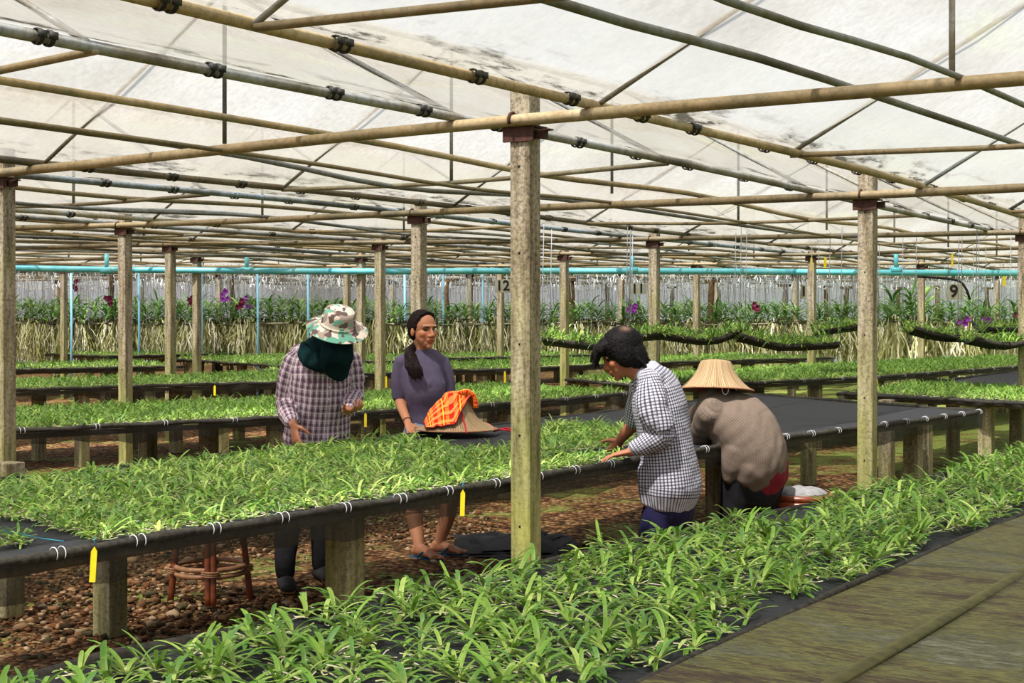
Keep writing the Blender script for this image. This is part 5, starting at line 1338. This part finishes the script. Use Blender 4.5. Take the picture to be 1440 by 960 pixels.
# side stripe lies on the near leg's outer face
from mathutils.bvhtree import BVHTree
def drape(me_v, me_f, pts, dirn, off=.003):
    bv = BVHTree.FromPolygons([tuple(v) for v in me_v], me_f); out = []
    for p in pts:
        h = bv.ray_cast(Vector(p), Vector(dirn)); out.append(np.array(h[0])-np.array(dirn)*off if h[0] is not None else None)
    return [o for o in out if o is not None]
fcs = [tuple(p.vertices) for p in pm.polygons]; L_ = drape(V, fcs, [at(909+.0*k, 695+k*8, 6.6) for k in range(16)], nrm([0.0, 1, -.12]))
if len(L_) > 3: mb = MB(); mb.tube(L_, .006, 6, flat=.5, side=(1, 0, 0)); part(root, mb, 'side_stripe', M['lblue'])
C_, r_, f_, u_, s_ = fr; g = lambda x, y, z: hc+(r_*x+f_*y+u_*z); A3 = np.array([r_, f_, u_])
hp2 = [ell(g(0, -.030, .040), (.100, .112, .100), A3, 26), ell(g(0, -.062, -.030), (.096, .070, .090), A3, 20), ell(g(0, .045, .078), (.075, .050, .040), A3, 18), limb([g(-.05, .075, .075), g(-.01, .112, .058), g(.05, .09, .06)], [.03, .026, .028]),
       ell(g(.080, -.020, .0), (.026, .058, .075), A3, 16), ell(g(-.080, -.020, .0), (.026, .058, .075), A3, 16), limb([g(0, .09, .075), g(.01, .125, .030), g(.0, .14, .010)], [.028, .018, .008]),
       ell(g(.03, -.075, -.080), (.055, .048, .045), A3, 16), limb([g(.07, -.05, -.04), g(.07, -.09, -.10)], [.035, .02])]
for k in range(54):
    t = R.uniform(-1.25, 2.6); z0 = R.uniform(-.05, .0); x0, y0 = math.sin(t)*.088, -math.cos(t)*.09-.01; L = R.uniform(.05, .10)
    hp2.append(limb([g(x0*.95, y0*.95, z0+.04), g(x0*1.1, y0*1.1, z0-.01), g(x0*1.14+R.gauss(0, .012), y0*1.16+R.gauss(0, .012), z0-L)], [.016, .012, .005], n=7, sub=3))
for k in range(16):
    x0 = R.uniform(-.06, .08); hp2.append(limb([g(x0, .075, .09), g(x0, .118+R.uniform(-.01, .01), .055), g(x0+R.gauss(0, .01), .135+R.gauss(0, .01), .015+R.gauss(0, .012))], [.018, .013, .005], n=7, sub=3))
hm = fuse(hp2, .0055, 2)
def hdir3(V):
    L = V-g(0, -.01, .09); d = L-np.outer(L@u_, u_)*.2; d = d-u_*.06; return d/(np.linalg.norm(d, axis=1, keepdims=True)+1e-9)
hairify(hm, hdir3, .004, 110, (.008, .007, .008), (.028, .024, .024), .3, 2)
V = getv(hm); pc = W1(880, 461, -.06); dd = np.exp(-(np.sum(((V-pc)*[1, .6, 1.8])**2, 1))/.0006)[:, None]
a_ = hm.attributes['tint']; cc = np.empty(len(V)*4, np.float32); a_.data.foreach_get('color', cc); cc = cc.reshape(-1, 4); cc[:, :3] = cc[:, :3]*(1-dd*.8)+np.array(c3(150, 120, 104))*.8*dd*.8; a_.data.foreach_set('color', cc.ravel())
place(hm, 'hair', root, M['hair'])

# ======================= bent worker in the straw hat
D0 = 8.25
root = thing('person', 'person in brown checked shirt and straw hat bent low over the bench', 'person', (at(1065, HY, D0)[0], D0-.05, 0))
fwd = nrm([-.75, .66, 0]); sidev = nrm([.66, .75, 0])
hc = W1(1003, 545, .14); hf = nrm([-.62, .60, -.5]); hu = nrm([-.10, .15, .98])
hp, fr = head_prims(hc, hf, hu, .97)
hip = W1(1066, 635, .0); sp = [W1(1018, 566, .08), W1(1035, 578, .05), W1(1052, 605, .0), hip, W1(1066, 650, 0)]
shN, shF = W1(1000, 580, -.08), W1(1010, 566, .25); elN, elF = W1(984, 618, .14), W1(972, 590, .36)
wrN = W1(962, 610, .40); wrF = W1(948, 596, .55); wrN[2] = HT+.05; wrF[2] = HT+.05
hN = hand(wrN, (-.9, .3, -.2), (0, 0, -1), (.2, .9, 0), (.4, .4, .45, .5), .3, .95); hF = hand(wrF, (-.9, .3, -.2), (0, 0, -1), (-.3, -.9, 0), (.4, .4, .45, .5), .3, .95)
an1, an2 = at(1045, HY, D0-.02), at(1078, HY, D0+.12); an1[2] = an2[2] = .08; h1, h2 = W1(1042, 665, -.05), W1(1080, 662, .06); k1, k2 = (an1+h1)/2+fwd*.05, (an2+h2)/2+fwd*.05
body = fuse(hp+[limb([hc+[.01, -.02, -.05], W1(1018, 566, .08)], [.05, .06]), limb(sp, [(.12, .09), (.13, .10), (.13, .11), (.15, .12), (.14, .12)], side=sidev), limb([shN, W1(1016, 566, .08), shF], [.05, .055, .05]),
       limb([shN, elN, wrN], [.036, .034, .025], sub=5), limb([shF, elF, wrF], [.036, .034, .025], sub=5), limb([h1, k1, an1], [.085, .055, .034]), limb([h2, k2, an2], [.085, .055, .034])]+hN+hF+foot(an1, fwd, 1, True)+foot(an2, fwd, 1, True), .0055, 3)
face_finish(body, fr, SK3); place(body, 'body', root, M['skin'])
ts = [W1(1004, 566, .08), W1(1022, 583, .05), W1(1044, 603, .01), W1(1058, 628, -.02), W1(1061, 647, -.02), W1(1053, 660, -.02)]
sh = [limb(ts, [(.14, .11), (.20, .150), (.21, .185), (.20, .190), (.190, .188), (.186, .185)], side=sidev, n=26), limb([shN+[0, 0, .01], W1(1018, 566, .06), shF], [.072, .08, .07]),
      limb([shN, (shN+elN)/2+[-.01, -.02, 0], elN, (elN+wrN)/2, wrN+(elN-wrN)*.15], [.078, .074, .068, .056, .044], n=18), limb([shF, elF, (elF+wrF)/2, wrF+(elF-wrF)*.15], [.072, .062, .052, .042], n=16),
      limb([W1(1038, 636, -.10), W1(1031, 656, -.11), W1(1025, 674, -.11)], [.10, .075, .04])]
bones = [(ts, .19, fwd), ([shN*1.6-elN*.6, elN, wrN], .040, np.array([0, 1., .2])), ([shF, elF, wrF], .04, np.array([0, 1., .2]))]
sm = fuse(sh, .006, 16, .7); cloth(sm, bones, .010, 15, 2, .006); place(sm, 'brown_shirt', root, M['brown'])
rm = fuse([limb([W1(1063, 642, -.01), W1(1064, 662, -.01), W1(1062, 672, -.01)], [(.18, .17), (.184, .176), (.170, .162)], side=sidev, n=24)], .007, 3); cloth(rm, None, .006, 18, 4); place(rm, 'red_undershirt', root, M['redc'])
pm = fuse([limb([W1(1062, 662, 0), W1(1060, 690, 0)], [(.160, .14), (.160, .14)], side=sidev), limb([h1, k1, an1+[0, 0, .04]], [.115, .085, .07]), limb([h2, k2, an2+[0, 0, .04]], [.115, .085, .07])], .008, 4); cloth(pm, None, .006, 13, 9); place(pm, 'trousers', root, M['darkp'])
hm = fuse([ell(hc+[0, -.01, .01], (.10, .11, .10)), limb([hc+[.0, -.02, -.04], W1(1012, 562, .06), W1(1006, 566, .0)], [.085, .085, .06])], .007, 3); cloth(hm, None, .008, 26, 1, .003); place(hm, 'head_scarf', root, M['pinks'])
prof_h = [(0, .172), (.05, .171), (.082, .165), (.092, .150), (.105, .115), (.125, .080), (.155, .045), (.185, .018), (.212, .0)]
ax = nrm([.03, .12, 1]); hh = W1(1006, 548, .08)
straw_hat(prof_h, hh, ax, 'wide-brimmed woven straw hat worn by the bent worker', wav=.03, ell=1.0)
r = thing('hat_cord', 'white cord looped under the brim of the worn straw hat', 'cord', W1(1020, 545, -.1)); mb = MB(); an = np.linspace(0, 6.283, 15)
c0 = W1(1020, 547, -.06); mb.tube([c0+np.array([math.cos(t)*.018, 0, math.sin(t)*.03]) for t in an], .0035, 5, False); mb.tube(cr([c0+[.01, 0, .03], c0+[.05, .02, .02], c0+[.07, .05, -.01]], 4), .0035, 5); part(r, mb, 'loop', M['whitestr'])
# ---------------------------------------------------------------- light and camera
w = bpy.data.worlds.new('sky'); scene.world = w; w.use_nodes = True; nt = w.node_tree; nt.nodes.clear()
bg = nt.nodes.new('ShaderNodeBackground'); sky = nt.nodes.new('ShaderNodeTexSky'); out = nt.nodes.new('ShaderNodeOutputWorld')
SE, SA = math.radians(62), math.radians(212)     # sun: high, behind the camera's left shoulder
sky.sky_type = 'NISHITA'; sky.sun_disc = False; sky.sun_elevation = SE; sky.sun_rotation = SA; sky.air_density = 1.2; sky.dust_density = 2.5
hs = nt.nodes.new('ShaderNodeHueSaturation'); hs.inputs['Saturation'].default_value = .35; nt.links.new(sky.outputs[0], hs.inputs['Color']); nt.links.new(hs.outputs[0], bg.inputs[0]); bg.inputs[1].default_value = .2; nt.links.new(bg.outputs[0], out.inputs[0])
sd = bpy.data.lights.new('sun', 'SUN'); sd.energy = 6.6; sd.angle = math.radians(1.2); sd.color = (1, .955, .88)
so = bpy.data.objects.new('sun', sd); col.objects.link(so)
dirv = Vector((math.sin(SA)*math.cos(SE), math.cos(SA)*math.cos(SE), math.sin(SE)))
so.rotation_euler = dirv.to_track_quat('Z', 'Y').to_euler(); so.location = (0, 0, 12)
cd = bpy.data.cameras.new('camera'); cam = bpy.data.objects.new('camera', cd); col.objects.link(cam)
cd.sensor_width = 36; cd.lens = 36*F/1440; cd.shift_y = (HY-480)/1440; cd.clip_end = 300; cd.clip_start = .05
cam.location = (0, 0, EYE); cam.rotation_euler = (math.pi/2, 0, 0); scene.camera = cam
scene.view_settings.view_transform = 'Standard'; scene.view_settings.look = 'None'; scene.view_settings.gamma = 1
scene.view_settings.use_curve_mapping = False; scene.view_settings.exposure = 0.12
cy = scene.cycles; cy.max_bounces = 7; cy.diffuse_bounces = 3; cy.glossy_bounces = 2; cy.transmission_bounces = 4; cy.transparent_max_bounces = 12
cy.use_adaptive_sampling = True; cy.adaptive_threshold = .03; cy.sample_clamp_indirect = 6
cy.caustics_reflective = False; cy.caustics_refractive = False
